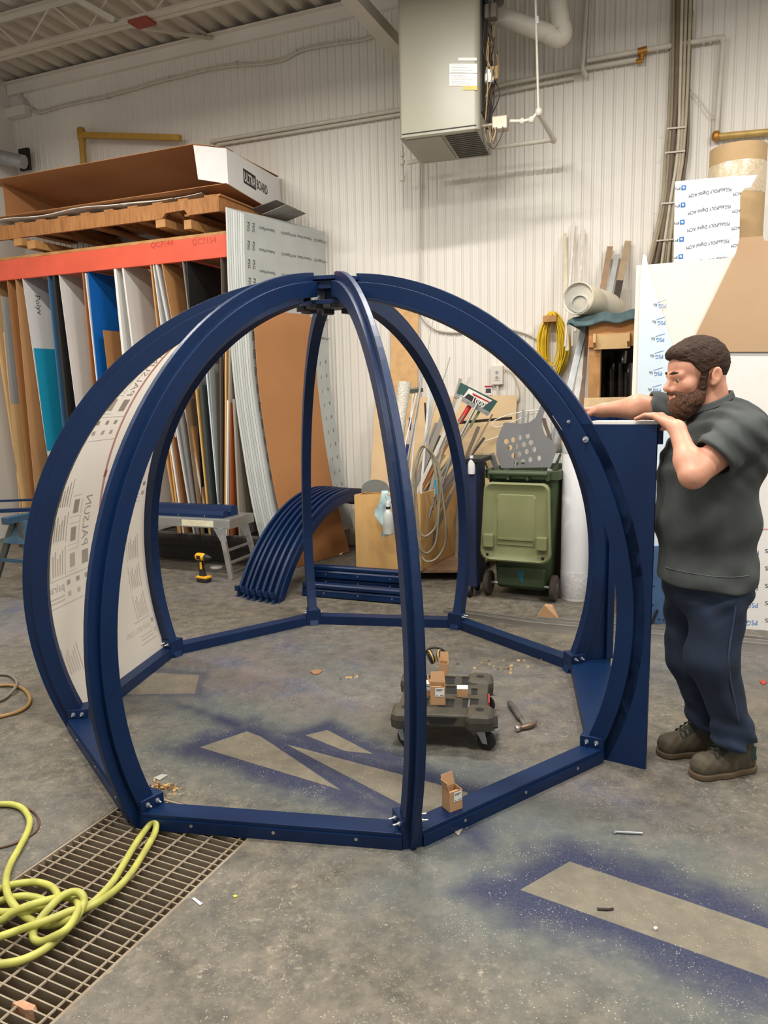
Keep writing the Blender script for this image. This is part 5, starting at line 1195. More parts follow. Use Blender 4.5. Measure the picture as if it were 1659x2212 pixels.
# ---- small cardboard boxes
M('label_white', (228,226,220), .5)
def open_box(px, z, w, d, h, ang, label, group, lab=True, flaps=True):
    o = fl(px[0], px[1], z); a = math.radians(ang); x = V((math.cos(a), math.sin(a), 0)); y = Z.cross(x); t = .002
    B = empty('carton', o, label, 'carton', group)
    def P(u, v, k): return o+x*u*w/2+y*v*d/2+Z*k
    add('front_wall', MB().prism([P(-1,-1,0),P(1,-1,0),P(1,-1,h),P(-1,-1,h)], y*t), 'cardboard', B)
    add('back_wall', MB().prism([P(-1,1,0),P(1,1,0),P(1,1,h),P(-1,1,h)], -y*t), 'cardboard', B)
    add('left_wall', MB().prism([P(-1,-.97,0),P(-1,.97,0),P(-1,.97,h),P(-1,-.97,h)], x*t), 'cardboard', B); add('right_wall', MB().prism([P(1,-.97,0),P(1,.97,0),P(1,.97,h),P(1,-.97,h)], -x*t), 'cardboard', B)
    add('base', MB().prism([P(-.97,-.97,.0005),P(.97,-.97,.0005),P(.97,.97,.0005),P(-.97,.97,.0005)], Z*t), 'cardboard', B)
    if flaps:
        add('back_flap', MB().prism([P(-1,1,h),P(1,1,h),P(.9,1.5,h+.045),P(-.9,1.5,h+.045)], -y*t), 'cardboard', B)
        add('side_flap', MB().prism([P(-1,-.9,h),P(-1,.9,h),P(-1.35,.8,h+.04),P(-1.35,-.8,h+.04)], x*t), 'cardboard', B)
        add('front_flap', MB().prism([P(-1,-1,h),P(.5,-1,h),P(.4,-.4,h-.004),P(-.9,-.4,h-.004)], Z*.001), 'cardboard', B)
    else:
        add('lid', MB().prism([P(-1,-1,h),P(1,-1,h),P(1,1,h),P(-1,1,h)], Z*t), 'label_white', B)
    if lab:
        L = add('address_label', MB().prism([P(-.35,-1.03,h*.48),P(.85,-1.03,h*.48),P(.85,-1.03,h*.95),P(-.35,-1.03,h*.95)], -y*.0006), 'label_white', B)
        for k, (u0, u1, zz) in enumerate(((-.2,.7,.88),(-.2,.5,.82),(-.2,.0,.56),(.3,.75,.56))): add('print_line', MB().prism([P(u0,-1.05,h*zz),P(u1,-1.05,h*zz),P(u1,-1.05,h*(zz-.035)),P(u0,-1.05,h*(zz-.035))], -y*.0004), 'ink', L)
    return B
open_box((946,1517),.1752,.070,.062,.088,-4,'open brown carton with white label standing on the dolly','cartons')
open_box((959,1455),.1752,.045,.05,.060,-10,'small open carton at the back of the dolly by the earmuffs','cartons', lab=False)
open_box((924,1500),.1752,.05,.05,.062,-4,'brown carton half hidden by the front rib on the dolly','cartons', flaps=False)
open_box((999,1502),.1752,.052,.045,.040,-6,'low closed carton with white label on top on the dolly','cartons', lab=False, flaps=False)
open_box((977,1744),.0622,.058,.050,.078,30,'open brown carton standing on the front-right base beam','cartons')
# ---- ear defenders
em = fl(940,1436,.176)
EM = empty('ear_defenders', em, 'black and yellow ear defenders lying on the dolly', 'ear defenders')
M('muff_yellow', (196,160,60), .5)
for k, (dx_, rot) in enumerate(((-.022,.4),(.03,-.3))):
    ax = (ex*math.cos(rot)+ey*math.sin(rot)*1+Z*.25).normalized(); c = em+ex*dx_+Z*.042+ey*.01*k
    add('ear_cup', MB().lathe(c-ax*.014, ax, [(.018,0),(.034,.004),(.038,.014),(.034,.026),(.02,.030)], 20), 'dolly_dark', EM, smooth=True); add('cup_ring', MB().lathe(c-ax*.003, ax, [(.039,0),(.040,.003),(.039,.006)], 20), 'muff_yellow', EM, smooth=True)
add('headband', MB().tube(smooth_path([em+ex*(.055*math.cos(a))+Z*(.045+.04*math.sin(a))+ey*.03 for a in np.linspace(-.2,3.3,9)], 4), .006, 8), 'dolly_dark', EM, smooth='all')
# ---- hammer
h0, h1 = fl(1101,1518,.016), fl(1133,1566,.016)
HM = empty('claw_hammer', h1, 'claw hammer with grey rubber grip lying on the floor beside the dolly', 'hammer')
hd_ = (h1-h0).normalized(); 
add('grip', MB().tube([h0.lerp(h1,k/8) for k in range(7)], [.014,.0165,.0165,.015,.015,.0165,.012], 12), M('grip_grey', (84,80,74), .7), HM, smooth='all')
add('shaft', MB().tube([h0.lerp(h1,.74), h1+hd_*.01], .0085, 10), 'steel', HM, smooth=True)
hx_ = (fl(1165,1562,.016)-fl(1117,1573,.016)).normalized(); hc_ = fl(1134,1570,.016)
M('hammer_steel', (124,104,86), .4, .6)
add('head', MB().tube(smooth_path([hc_-hx_*.045, hc_-hx_*.028, hc_-hx_*.02, hc_+hx_*.01, hc_+hx_*.035+hd_*-.002, hc_+hx_*.058-hd_*.010, hc_+hx_*.075-hd_*.026], 3), [.013,.013,.014,.013,.011,.010,.010,.012,.013,.014,.014,.0135,.013,.012,.011,.009,.007,.005,.004], 10), 'hammer_steel', HM, smooth='all')
add('striking_face', MB().lathe(hc_-hx_*.052, hx_, [(.013,0),(.0145,.003),(.0145,.012),(.012,.016)], 14), M('face_steel', (196,190,182), .3, .8), HM, smooth=True)
# ---- loose hardware and scraps
ba, bb = fl(1329,1797,.006), fl(1388,1800,.006); BO = empty('loose_bolt', ba, 'long silver bolt lying on the floor right of the dome', 'bolt')
add('shank', MB().tube([ba, bb], .0045, 8), 'zinc', BO, smooth=True); add('bolt_head', MB().lathe(ba, ba-bb, [(.009,0),(.009,.006)], 6), 'zinc', BO)
na, nb_ = fl(1012,1528,.18), fl(1014,1512,.18); add('loose_bolt', MB().tube([na,nb_], .004, 8).lathe(na, na-nb_, [(.007,0),(.007,.005)], 6), 'zinc', label='short silver bolt lying on the dolly deck', cat='bolt')
add('dark_nail', MB().tube([fl(1290,1963,.004), fl(1310,1964,.005), fl(1325,1963,.004)], .004, 6), M('rust_dark', (60,50,48), .7), label='dark nail lying on the clean rectangle of floor', cat='nail')
def chip(name, px, h, mat, label, cat):
    pts = [fl(*p_, .0015) for p_ in px]; return add(name, MB().prism(pts, Z*h), mat, label=label, cat=cat)
chip('plastic_chip', ((332,1681),(350,1673),(363,1675),(345,1686)), .003, M('chip_grey', (160,162,150), .6), 'grey plastic chip on the floor inside the front-left rib', 'chip')
chip('label_scrap', ((414,1941),(420,1939),(438,1952),(432,1956)), .001, M('label_pale', (190,196,204), .5), 'pale torn label scrap on the concrete right of the grate', 'scrap')
chip('yellow_scrap', ((503,1936),(510,1934),(514,1937),(506,1940)), .003, M('scrap_yellow', (196,190,84), .6), 'tiny yellow scrap on the concrete right of the grate', 'scrap')
chip('orange_scrap', ((670,1452),(680,1448),(697,1450),(690,1456),(678,1458)), .006, M('scrap_orange', (150,110,76), .7), 'small orange-brown scrap on the floor behind the dolly', 'scrap')
chip('red_leaf', ((1641,1473),(1650,1469),(1656,1476),(1648,1480)), .004, M('leaf_red', (178,64,44), .7), 'small red scrap on the floor right of the man', 'scrap')
chip('white_pebble', ((1411,2006),(1417,2004),(1421,2008),(1415,2011)), .006, M('pebble', (214,210,200), .7), 'white pebble on the clean rectangle of floor', 'pebble')
chip('grey_wedge', ((980,1796),(1003,1785),(990,1806)), .002, M('wedge_tan', (150,144,124), .7), 'small tan card corner beside the front-right base beam', 'scrap')
bk_ = fl(55, 2190, -.03); add('broken_brick', MB().sweep([[bk_+GT*a*.045*k+GN*b_*.014*k+Z*z for a, b_ in ((-1,-.8),(.4,-1),(1,-.3),(.8,1),(-.6,.9))] for z, k in ((-.03,.9),(.0,1),(.028,.8))]), M('brick', (170,122,92), .9, rgb2=(190,150,118), scale=40, bump=.4), label='broken brick piece wedged in the grate near the bottom left', cat='brick')
# wood shavings: nobody could count them
random.seed(9); mb = MB()
for cx_, cy_, n_, rx in ((350,1702,50,24),(300,1752,20,14),(760,1465,10,12),(1080,1440,24,40)):
    for k in range(n_):
        p = fl(cx_+random.gauss(0,rx), cy_+random.gauss(0,rx*.28), .002); a = random.uniform(0,6.3); d = V((math.cos(a),math.sin(a),.1))*random.uniform(.004,.012); w = V((-d.y,d.x,.02))*.3
        mb.poly([p-d-w, p+d-w, p+d+w+Z*.003, p-d+w+Z*.002])
add('wood_shavings', mb, M('shaving', (204,170,120), .8), label='scattered pale wood shavings on the concrete inside the dome', cat='shavings', kind='stuff', fixn=False)
# ================================================================== HOSES
M('hose_yellow', (188,188,88), .5, rgb2=(158,154,78), scale=12)
def zp(x, y): return x/2.592, 1680+y/2.592
HP = [(-120,170,0),(-40,150,0),(0,148,0),(70,150,0),(130,175,0),(165,235,0),(155,300,0),(110,390,0),(60,480,0),(35,560,1),(40,640,2),(75,710,2),(140,775,1),(220,820,0),(300,822,0),(390,790,1),(480,728,0),(560,662,0),(640,570,0),(700,470,0),(760,370,0),(815,292,0),(855,250,1),(874,262,1),(862,320,0),(800,430,0),(725,545,0),(650,625,0),(560,690,1),(470,735,1),(400,745,2),(300,785,2),(200,820,2),(100,855,1),(0,890,1),(-100,930,0),(-190,990,0),(-180,1060,0),(-90,1065,0),(0,1045,0),(120,1022,0),(250,960,0),(350,875,0),(425,790,1),(468,705,2),(460,655,3),(415,638,3),(350,660,3),(290,715,3),(225,790,2),(188,850,1),(190,900,0),(230,918,0),(290,895,1),(370,850,2),(420,780,2),(440,715,2),(415,680,1),(350,668,2),(250,690,3),(150,720,3),(60,760,2),(0,800,1),(-80,800,0),(-120,740,0),(-60,700,0),(0,690,0),(60,672,1),(150,664,1),(230,680,0),(265,705,0),(200,735,1),(110,750,2),(0,752,1),(-90,740,0),(-130,690,0),(-70,650,0),(0,622,0),(60,602,1),(140,588,1),(220,588,0),(290,612,0),(322,655,0),(322,690,0)]
hpts = [fl(*zp(x, y), .0125 + .017*l) for x, y, l in HP]
add('yellow_hose', MB().tube(smooth_path(hpts, 6), .0118, 12), 'hose_yellow', label='thick yellow air hose tangled over the floor grate at bottom left', cat='hose', smooth='all')
M('hose_brown', (150,116,66), .55, var=.15); M('hose_dull', (116,108,96), .6); M('cable_rust', (92,64,50), .6)
add('brown_hose', MB().tube(smooth_path([fl(*p_, .010) for p_ in ((-60,1500),(-20,1484),(20,1480),(48,1487),(64,1505),(60,1524),(38,1538),(0,1548),(-60,1560))], 6), .0095, 10), 'hose_brown', label='brown hose loop on the floor at the left edge', cat='hose', smooth='all')
add('grey_floor_hose', MB().tube(smooth_path([fl(*p_, .012+z_) for p_, z_ in (((-60,1452),0),((0,1456),0),((22,1459),0),((36,1472),.0),((33,1485),.018),((20,1500),.0),((0,1513),0),((-60,1530),0))], 6), .009, 10), 'hose_dull', label='dull grey hose loop behind the brown one at the left edge', cat='hose', smooth='all')
add('thin_cable', MB().tube(smooth_path([fl(*p_, .005) for p_ in ((-40,1732),(0,1733),(40,1740),(70,1752),(84,1772),(78,1795),(50,1813),(20,1826),(-40,1840))], 6), .0042, 8), 'cable_rust', label='thin rusty brown cable looping by the yellow hose', cat='cable', smooth='all')
# ================================================================== OVERHEAD: HEATER, PIPES, CONDUIT
M('heater_grey', (150,146,129), .38, var=.05, scale=2); M('heater_dark', (44,42,38), .7); M('wire_tan', (160,130,86), .6); M('wire_dark', (52,46,42), .6); M('brass', (176,124,52), .4, .6); M('gold_pipe', (196,164,96), .45, .3)
hx0 = T*math.cos(math.radians(5))+N*math.sin(math.radians(5)); hx0.normalize(); hy0 = Z.cross(hx0)
HO0 = WP(-.553, 1.2, 3.60)
HT = empty('unit_heater', HO0+hx0*.33+hy0*.35, 'grey gas unit heater hanging from the ceiling in front of the wall', 'heater')
def hp_(a, d, z): return HO0 + hx0*a + hy0*d + Z*z
HW, HD, HH = .645, .70, 1.45
sec = [[hp_(HW/2+a, HD/2+b_, z) for a, b_ in rrect(HW/2-i_, HD/2-i_, .045)] for z, i_ in ((0,.012),(.012,0),(HH,0))]
HB = add('casing', MB().sweep(sec), 'heater_grey', HT, smooth=True)
add('seam', MB().obox(hp_(HW/2,-.002,.035), hx0*HW*.46, hy0*.003, Z*.003), 'heater_dark', HB)
# underside: access panel and louvre slots
add('under_panel', MB().obox(hp_(HW*.30,HD*.47,-.003), hx0*HW*.22, hy0*HD*.42, Z*.004), 'heater_grey', HB)
for k in range(13): add('louvre_slot', MB().obox(hp_(HW*.76,HD*(.08+k*.068),-.0015), hx0*HW*.20, hy0*HD*.018, Z*.002), 'heater_dark', HB)
# stickers on the front
def hf(px, py, l=.002): return hit(px, py, HO0, hy0) - hy0*l
def sticker(a, b_, mat, name, lines=0):
    p = [hf(a[0],a[1]), hf(b_[0],a[1]), hf(b_[0],b_[1]), hf(a[0],b_[1])]; s = add(name, MB().prism(p, -hy0*.001), mat, HB)
    for k in range(lines):
        v = .12+.8*k/max(1,lines-1); q0 = p[0].lerp(p[3], v); q1 = p[1].lerp(p[2], v); add('print_line', MB().prism([q0.lerp(q1,.07)-hy0*.0012, q0.lerp(q1,.5+.4*((k*7)%5)/5)-hy0*.0012, q0.lerp(q1,.5+.4*((k*7)%5)/5)-hy0*.0012-Z*.003, q0.lerp(q1,.07)-hy0*.0012-Z*.003], -hy0*.0004), M('print_grey', (170,166,156), .6), s)
sticker((971,138),(1031,158), 'label_white', 'rating_label', 4); sticker((971,159),(1031,186), 'label_white', 'wiring_label', 6); sticker((1000,183),(1031,195), M('label_amber', (226,182,72), .5), 'warning_label', 3)
sticker((990,125),(1030,131), 'label_white', 'name_strip')
# right-hand side: motor, valves, wiring
RX = HW+.005
add('burner_opening', MB().obox(hp_(RX,HD*.45,.70), hx0*.006, hy0*HD*.36, Z*.55), 'heater_dark', HT)
mo = add('fan_motor', MB().lathe(hp_(RX+.02,HD*.25,1.00), hx0, [(.05,-.02),(.075,0),(.075,.11),(.06,.13),(.02,.135)], 20), M('motor_dark', (70,66,60), .5, .3), HT, smooth=True)
add('motor_band', MB().lathe(hp_(RX+.05,HD*.25,1.00), hx0, [(.077,0),(.077,.035)], 20), 'galv', mo, smooth=True)
add('control_box', MB().obox(hp_(RX+.13,HD*.20,1.12), hx0*.06, hy0*.05, Z*.08), M('ctrl_black', (30,30,30), .5), HT, bevel=.006)
add('transformer', MB().obox(hp_(RX+.07,HD*.15,.86), hx0*.045, hy0*.04, Z*.05), M('ctrl_brown', (96,86,74), .6), HT, bevel=.005)
add('relay_plate', MB().obox(hp_(RX+.075,HD*.14,.43), hx0*.045, hy0*.006, Z*.045), M('plate_tan', (172,140,92), .6), HT)
cp_ = add('capacitor', MB().lathe(hp_(RX+.06,HD*.10,.345), Z, [(.035,0),(.035,.09)], 16), 'galv', HT, smooth=True)
add('capacitor_label', MB().lathe(hp_(RX+.06,HD*.10,.36), Z, [(.0356,0),(.0356,.05)], 16), 'label_white', cp_, smooth=True)
gv = add('gas_valve', MB().obox(hp_(RX+.14,HD*.15,.055), hx0*.06, hy0*.045, Z*.05), M('valve_grey', (168,156,138), .5, .4), HT, bevel=.008)
add('valve_stem', MB().tube([hp_(RX-.02,HD*.18,.06), hp_(RX+.09,HD*.16,.06)], .014, 10), 'valve_grey', gv, smooth=True)
random.seed(4)
for k in range(14):
    z0, z1 = random.uniform(.02,.25), random.uniform(.55,1.2); o_ = random.uniform(.0,.09); y_ = HD*random.uniform(.05,.30)
    pts = [hp_(RX+.02+o_*.3, y_, z0), hp_(RX+.03+o_+random.uniform(-.02,.04), y_-.03, z0+(z1-z0)*.33), hp_(RX+.02+o_*.6+random.uniform(-.02,.06), y_-.02, z0+(z1-z0)*.66), hp_(RX+.02+o_, y_, z1)]
    add('wire', MB().tube(smooth_path(pts, 6), .0048, 6), ('wire_tan','wire_dark','wire_dark')[k % 3], HT, smooth='all')
for k in range(7):
    x0, x1 = random.uniform(.0,.07), random.uniform(.08,.17); dz = random.uniform(.08,.17)
    add('wire_loop', MB().tube(smooth_path([hp_(RX+x0, .06, .03), hp_(RX+x0+.01, .05, -.04), hp_(RX+(x0+x1)/2, .05, -dz), hp_(RX+x1, .05, -.03), hp_(RX+x1, .06, .02)], 6), .0035, 6), 'wire_tan' if k % 2 else 'wire_dark', HT, smooth='all')
for k in (0, 1): add('hanger_rod', MB().tube([hp_(.06+k*(HW-.12), HD*.5, HH), hp_(.06+k*(HW-.12), HD*.5, 5.29-3.60)], .006, 8), 'steel', HT, smooth=True)
# vent pipe
VP = empty('vent_pipe', wl(1205, 60, .55), 'white round vent pipe with an elbow right of the heater', 'vent pipe')
va, vb = wl(1190, -60, .75), wl(1213, 58, .62); vc = hp_(HW-.05, HD*.55, 1.02)
add('riser', MB().tube([va, va.lerp(vb,.5), vb], .072, 20), 'pipe_white', VP, smooth=True)
add('elbow', MB().tube(smooth_path([vb, vb+(vb-va).normalized()*.05, vb+(vb-va).normalized()*.085+(vc-vb).normalized()*.05, vb+(vb-va).normalized()*.07+(vc-vb).normalized()*.13], 5), .074, 20), 'pipe_white', VP, smooth=True)
add('branch', MB().tube([vb+(vb-va).normalized()*.07+(vc-vb).normalized()*.12, vc], .070, 20), 'pipe_white', VP, smooth=True)
# gas line
G_ = empty('gas_line', wl(1165,245,1.0), 'white painted gas pipe with elbows hung under the heater', 'gas pipe')
def gpt(px, py, o_=1.05): return wl(px, py, o_)
for nm, pts, r in (('drop_pipe', [(1153,-150),(1163,235)], .009), ('branch_pipe', [(1102,262),(1130,262),(1150,258),(1160,245)], .014), ('tee', [(1160,246),(1168,242)], .020)):
    add(nm, MB().tube([gpt(*p_) for p_ in pts], r, 10), 'pipe_white', G_, smooth=True)
gq = gpt(1196,302,.40); gr = gpt(1045,322,.38)
add('slant_pipe', MB().tube([gpt(1164,245), gq], .019, 10), 'pipe_white', G_, smooth=True)
add('return_pipe', MB().tube([gq, gr, gpt(880,352,.36)], .019, 12), 'pipe_white', G_, smooth=True)
for p_, r in (((1164,242),.026),((1196,302),.027),((1128,262),.020),((1148,259),.022),((869,350),.024),((869,333),.020)): add('elbow_fitting', MB().lathe(gpt(*p_, (.38 if p_ in ((1196,302),(869,350),(869,333)) else 1.05))-Z*r, Z, [(r*.6,0),(r,r*.5),(r,r*1.5),(r*.6,r*2)], 14), 'pipe_white', G_, smooth=True)
add('drip_leg', MB().tube([gpt(868,318,.36), gpt(869,388,.36)], .017, 12), 'pipe_white', G_, smooth=True); add('drip_cap', MB().tube([gpt(869,380,.36), gpt(869,391,.36)], .024, 10), 'pipe_white', G_, smooth=True)
add('drop_coupling', MB().tube([gpt(1160,36), gpt(1160.5,52)], .014, 10), 'white_plastic', G_, smooth=True)
# wall pipes
def wpipe(name, label, pts, r, off=.05, mat='pipe_white', cat='pipe', sm=0, group=None):
    P = [wl(a, b_, off) for a, b_ in pts]; P = smooth_path(P, sm) if sm else P
    return add(name, MB().tube(P, r, 10), mat, label=label, cat=cat, smooth='all' if sm else True, group=group)
wpipe('wall_conduit'.replace('wall_','long_'), 'upper of two long white pipes on the wall running past the heater', [(455,306),(860,238),(1100,180),(1275,146),(1375,129)], .020, .05)
wpipe('long_conduit', 'lower of two long white pipes on the wall running past the heater', [(470,313),(860,248),(1100,196),(1240,168)], .016, .045)
P_ = empty('branching_pipe', wl(1265,150,.08), 'white pipe dropping from the ceiling and jogging left of the brass valve', 'pipe')
add('riser', MB().tube([wl(1277,-165,.09), wl(1258,148,.09)], .019, 10), 'pipe_white', P_, smooth=True); add('jog', MB().tube([wl(1257,146,.09), wl(1266,166,.05)], .022, 10), 'pipe_white', P_, smooth=True)
add('parallel_riser', MB().tube([wl(1281,-165,.05), wl(1269,131,.05)], .012, 10), 'pipe_white', P_, smooth=True)
Q_ = empty('water_pipe', wl(1400,110,.06), 'white pipe loop with brass valve and golden end at upper right', 'pipe')
add('supply_run', MB().tube([wl(1268,131,.06), wl(1380,111,.06)], .021, 12), 'pipe_white', Q_, smooth=True); add('upper_run', MB().tube([wl(1395,108,.06), wl(1455,98,.06), wl(1553,82,.06)], .021, 12), 'pipe_white', Q_, smooth=True)
add('corner_elbow', MB().tube(smooth_path([wl(1549,83,.06), wl(1560,82,.06), wl(1563,90,.06)], 5), .023, 12), 'pipe_white', Q_, smooth=True); add('down_pipe', MB().tube([wl(1562,88,.06), wl(1547,290,.06)], .020, 12), 'pipe_white', Q_, smooth=True)
add('golden_run', MB().tube([wl(1548,295,.06), wl(1980,256,.06)], .026, 12), 'gold_pipe', Q_, smooth=True); add('golden_elbow', MB().lathe(wl(1547,294,.06)-Z*.035, Z, [(.024,0),(.034,.015),(.034,.055),(.024,.07)], 14), 'brass', Q_, smooth=True)
bv = add('brass_valve', MB().tube([wl(1378,113,.06), wl(1398,108,.06)], .032, 10), 'brass', Q_, smooth=True); add('valve_body', MB().tube([wl(1388,112,.06), wl(1385,130,.06)], .020, 10).tube([wl(1374,133,.06), wl(1390,131,.06)], .018, 8), 'brass', bv, smooth=True)
for px in (1420,1440,1520,1535,1560,1590,1615,1640): 
    py = 104-(px-1420)*.15 if px < 1550 else 296-(px-1550)*.11
    add('pipe_clip', MB().obox(wl(px,py+4,.04), T*.010, N*.024, Z*.012), 'gold_pipe' if px > 1550 else 'pipe_white', Q_)
# wavy cables under the eave
for k in (0, 1):
    wpipe('eave_cable', ('upper','lower')[k]+' of two wavy white cables pinned below the eave', [(-40,200),(0,182+k*3),(22,184+k*4),(45,205+k*5),(65,230+k*3),(88,240+k*3),(130,228+k*3),(180,216+k*4),(230,206+k*3),(300,186+k*4),(350,172+k*3),(400,160+k*4),(440,150+k*3),(500,139+k*4),(560,136+k*3),(610,126+k*4),(650,106+k*4),(700,95+k*4),(780,84+k*3),(812,72+k*4)], .012, .022+.012*k, cat='cable', sm=4, group='eave cables')
for i, (px, py) in enumerate(((88,243),(232,208),(365,170),(510,138),(640,112),(730,92))): add('cable_clip', MB().obox(wl(px,py,.03), T*.010, N*.02, Z*.022), 'pipe_white', WALL)
# conduit bundle
M('cond_a', (176,164,140), .5, var=.1); M('cond_b', (146,132,108), .55, var=.1); M('cond_c', (196,186,166), .5); M('cond_d', (110,96,78), .6)
CBN = empty('conduit_bundle', wl(1430,560,.05), 'thick bundle of grey-brown conduits running up the wall', 'conduit bundle')
random.seed(14)
for k in range(15):
    u = k/14; top = (1454+u*46, -175); m1 = (1450+u*38, 180); m2 = (1441+u*40+random.uniform(-3,3), 330); m3 = (1428+u*36+random.uniform(-3,3), 450); b_ = (1396+u*62, 590)
    add('conduit', MB().tube(smooth_path([wl(a, c, .03+.05*((k*5) % 3)/2) for a, c in (top, m1, m2, m3, b_)], 6), .0135 if k % 4 else .019, 8), ('cond_a','cond_b','cond_c','cond_a','cond_d')[k % 5], CBN, smooth='all')
for a, b_, y in ((1440,1482,278),(1436,1480,330),(1428,1472,440),(1418,1466,520)): add('tie_strap', MB().bar(wl(a,y,.105), wl(b_,y-4,.105), .004, .012), 'pipe_white', CBN)
wpipe('hanging_wire', 'thin white wire drooping right of the conduit bundle', [(1490,0),(1500,40),(1494,100),(1478,150),(1490,190),(1510,215),(1535,250),(1543,258)], .005, .04, cat='wire', sm=5)
# thin conduit and drooping cable right of the heater's drip leg
wpipe('thin_conduit', 'thin vertical conduit on the wall below the heater', [(907,350),(908,660)], .010, .03, cat='conduit')
wpipe('drooping_cable', 'cream cable drooping in a curve across the wall behind the dome', [(905,655),(910,680),(925,700),(948,714),(985,718),(1020,713),(1070,706),(1130,718),(1165,735)], .011, .03, cat='cable', sm=6)
# yellow jib, left duct
ya = wl(176,292,.14); YJ = empty('yellow_jib', ya, 'mustard yellow steel jib arm above the cardboard box', 'jib arm')
M('jib_yellow', (176,136,52), .55, var=.1)
yb = wl(390,298,.14); 
add('post', MB().tube([ya+Z*.03, V((ya.x,ya.y,3.815))], .036, 12), 'jib_yellow', YJ, smooth=True); add('arm', MB().bar(ya, ya+(yb-ya)*1.0, .05, .06), 'jib_yellow', YJ, bevel=.004); add('pivot', MB().lathe(ya-Z*.05, Z, [(.045,0),(.045,.11),(.03,.13)], 14), 'jib_yellow', YJ, smooth=True)
DU = empty('left_duct', wl(20,345,.5), 'silver duct with dark bracket at the left edge below the ceiling', 'duct')
add('pipe', MB().tube([wl(-60,325,.45), wl(52,350,.30)], .075, 16), 'galv', DU, smooth=True); add('bracket', MB().obox(wl(54,345,.12), T*.07, N*.02, Z*.12), 'black', DU)
add('wall_ledge'.replace('wall_','white_'), MB().obox(wl(30,245,.06), T*.22, N*.05, Z*.05), 'wall_paint', label='short white ledge on the wall at the far left', cat='ledge')
# diagonal strut to the heater
sa, sb = wl(752,-14,1.25), wl(864,108,.30)
add('roof_strut', MB().bar(sa, sb, .13, .10), 'deck_paint', label='white square steel strut slanting down beside the heater', cat='strut', kind='structure')
# ================================================================== THE MAN
def sdf_mesh(fn, lo, hi, h, B=6):
    lo = np.array(lo, float); n = np.ceil((np.array(hi)-lo)/h).astype(int)+1; n = ((n+B-1)//B)*B+1
    nb = (n-1)//B
    ii = np.stack(np.meshgrid(*[np.arange(k) for k in nb], indexing='ij'), -1).reshape(-1, 3)
    cen = lo + (ii*B + B/2)*h; dc = fn(cen)
    F = np.ones(n, np.float32)
    act = np.abs(dc) < B*h*1.9
    sgn = np.where(dc < 0, -1.0, 1.0)
    r = np.arange(B+1); loc = np.stack(np.meshgrid(r, r, r, indexing='ij'), -1).reshape(-1, 3)
    for b in ii[(~act) & (dc < 0)]: F[b[0]*B:b[0]*B+B+1, b[1]*B:b[1]*B+B+1, b[2]*B:b[2]*B+B+1] = -1
    bl = ii[act]
    for c in range(0, len(bl), 400):
        idx = (bl[c:c+400, None, :]*B + loc[None]).reshape(-1, 3); F[idx[:,0], idx[:,1], idx[:,2]] = fn(lo + idx*h)
    S = F < 0
    m = np.zeros(np.array(n)-1, np.int8)
    for a in (0,1):
        for b in (0,1):
            for c in (0,1): m += S[a:n[0]-1+a, b:n[1]-1+b, c:n[2]-1+c]
    cells = np.argwhere((m > 0) & (m < 8)); cid = -np.ones(np.array(n)-1, np.int64); cid[tuple(cells.T)] = np.arange(len(cells))
    acc = np.zeros((len(cells), 3)); cnt = np.zeros(len(cells)); cn = [(a,b,c) for a in (0,1) for b in (0,1) for c in (0,1)]
    for p in cn:
        for ax in range(3):
            if p[ax]: continue
            q = list(p); q[ax] = 1
            f0 = F[cells[:,0]+p[0], cells[:,1]+p[1], cells[:,2]+p[2]]; f1 = F[cells[:,0]+q[0], cells[:,1]+q[1], cells[:,2]+q[2]]
            k = (f0 < 0) != (f1 < 0); t = np.where(k, f0/np.where(k, f0-f1, 1), 0)
            pt = np.array(p, float)[None].repeat(len(cells), 0); pt[:, ax] += t; acc[k] += pt[k]; cnt[k] += 1
    vs = lo + (cells + acc/cnt[:, None])*h
    faces = []
    for ax in range(3):
        o1, o2 = (ax+1) % 3, (ax+2) % 3
        sl0 = [slice(None)]*3; sl1 = [slice(None)]*3; sl0[ax] = slice(0, -1); sl1[ax] = slice(1, None)
        E_ = np.argwhere(S[tuple(sl0)] != S[tuple(sl1)])
        E_ = E_[(E_[:, o1] > 0) & (E_[:, o2] > 0) & (E_[:, o1] < n[o1]-1) & (E_[:, o2] < n[o2]-1)]
        q = []
        for d1, d2 in ((-1,-1),(0,-1),(0,0),(-1,0)):
            c = E_.copy(); c[:, o1] += d1; c[:, o2] += d2; q.append(cid[tuple(c.T)])
        q = np.stack(q, 1); flip = S[tuple(E_.T)] == False
        q[flip] = q[flip][:, ::-1]; faces.append(q)
    faces = np.concatenate(faces); faces = faces[(faces >= 0).all(1)]
    mb = MB(); mb.v = [V(p) for p in vs]; mb.f = [tuple(int(i) for i in f) for f in faces]; return mb
A_ = lambda v: np.array(tuple(v), float)
def sm(a, b, k):
    h = np.clip(.5+.5*(b-a)/k, 0, 1); return b*(1-h)+a*h-k*h*(1-h)
def smx(a, b, k): return -sm(-a, -b, k)
def cone(P, a, b, r1, r2):
    a, b = A_(a), A_(b); d = b-a; t = np.clip(((P-a)@d)/(d@d), 0, 1); return np.linalg.norm(P-a-t[:,None]*d, axis=1)-(r1+(r2-r1)*t)
def ell(P, c, r, R=None):
    q = P-A_(c); q = q@R if R is not None else q; r = np.array(r, float)
    k0 = np.linalg.norm(q/r, axis=1); k1 = np.linalg.norm(q/(r*r), axis=1); return k0*(k0-1)/np.maximum(k1, 1e-6)
def sph(P, c, r): return np.linalg.norm(P-A_(c), axis=1)-r
def W(px, py, y): return up(px, py, V((0, y, 0)))
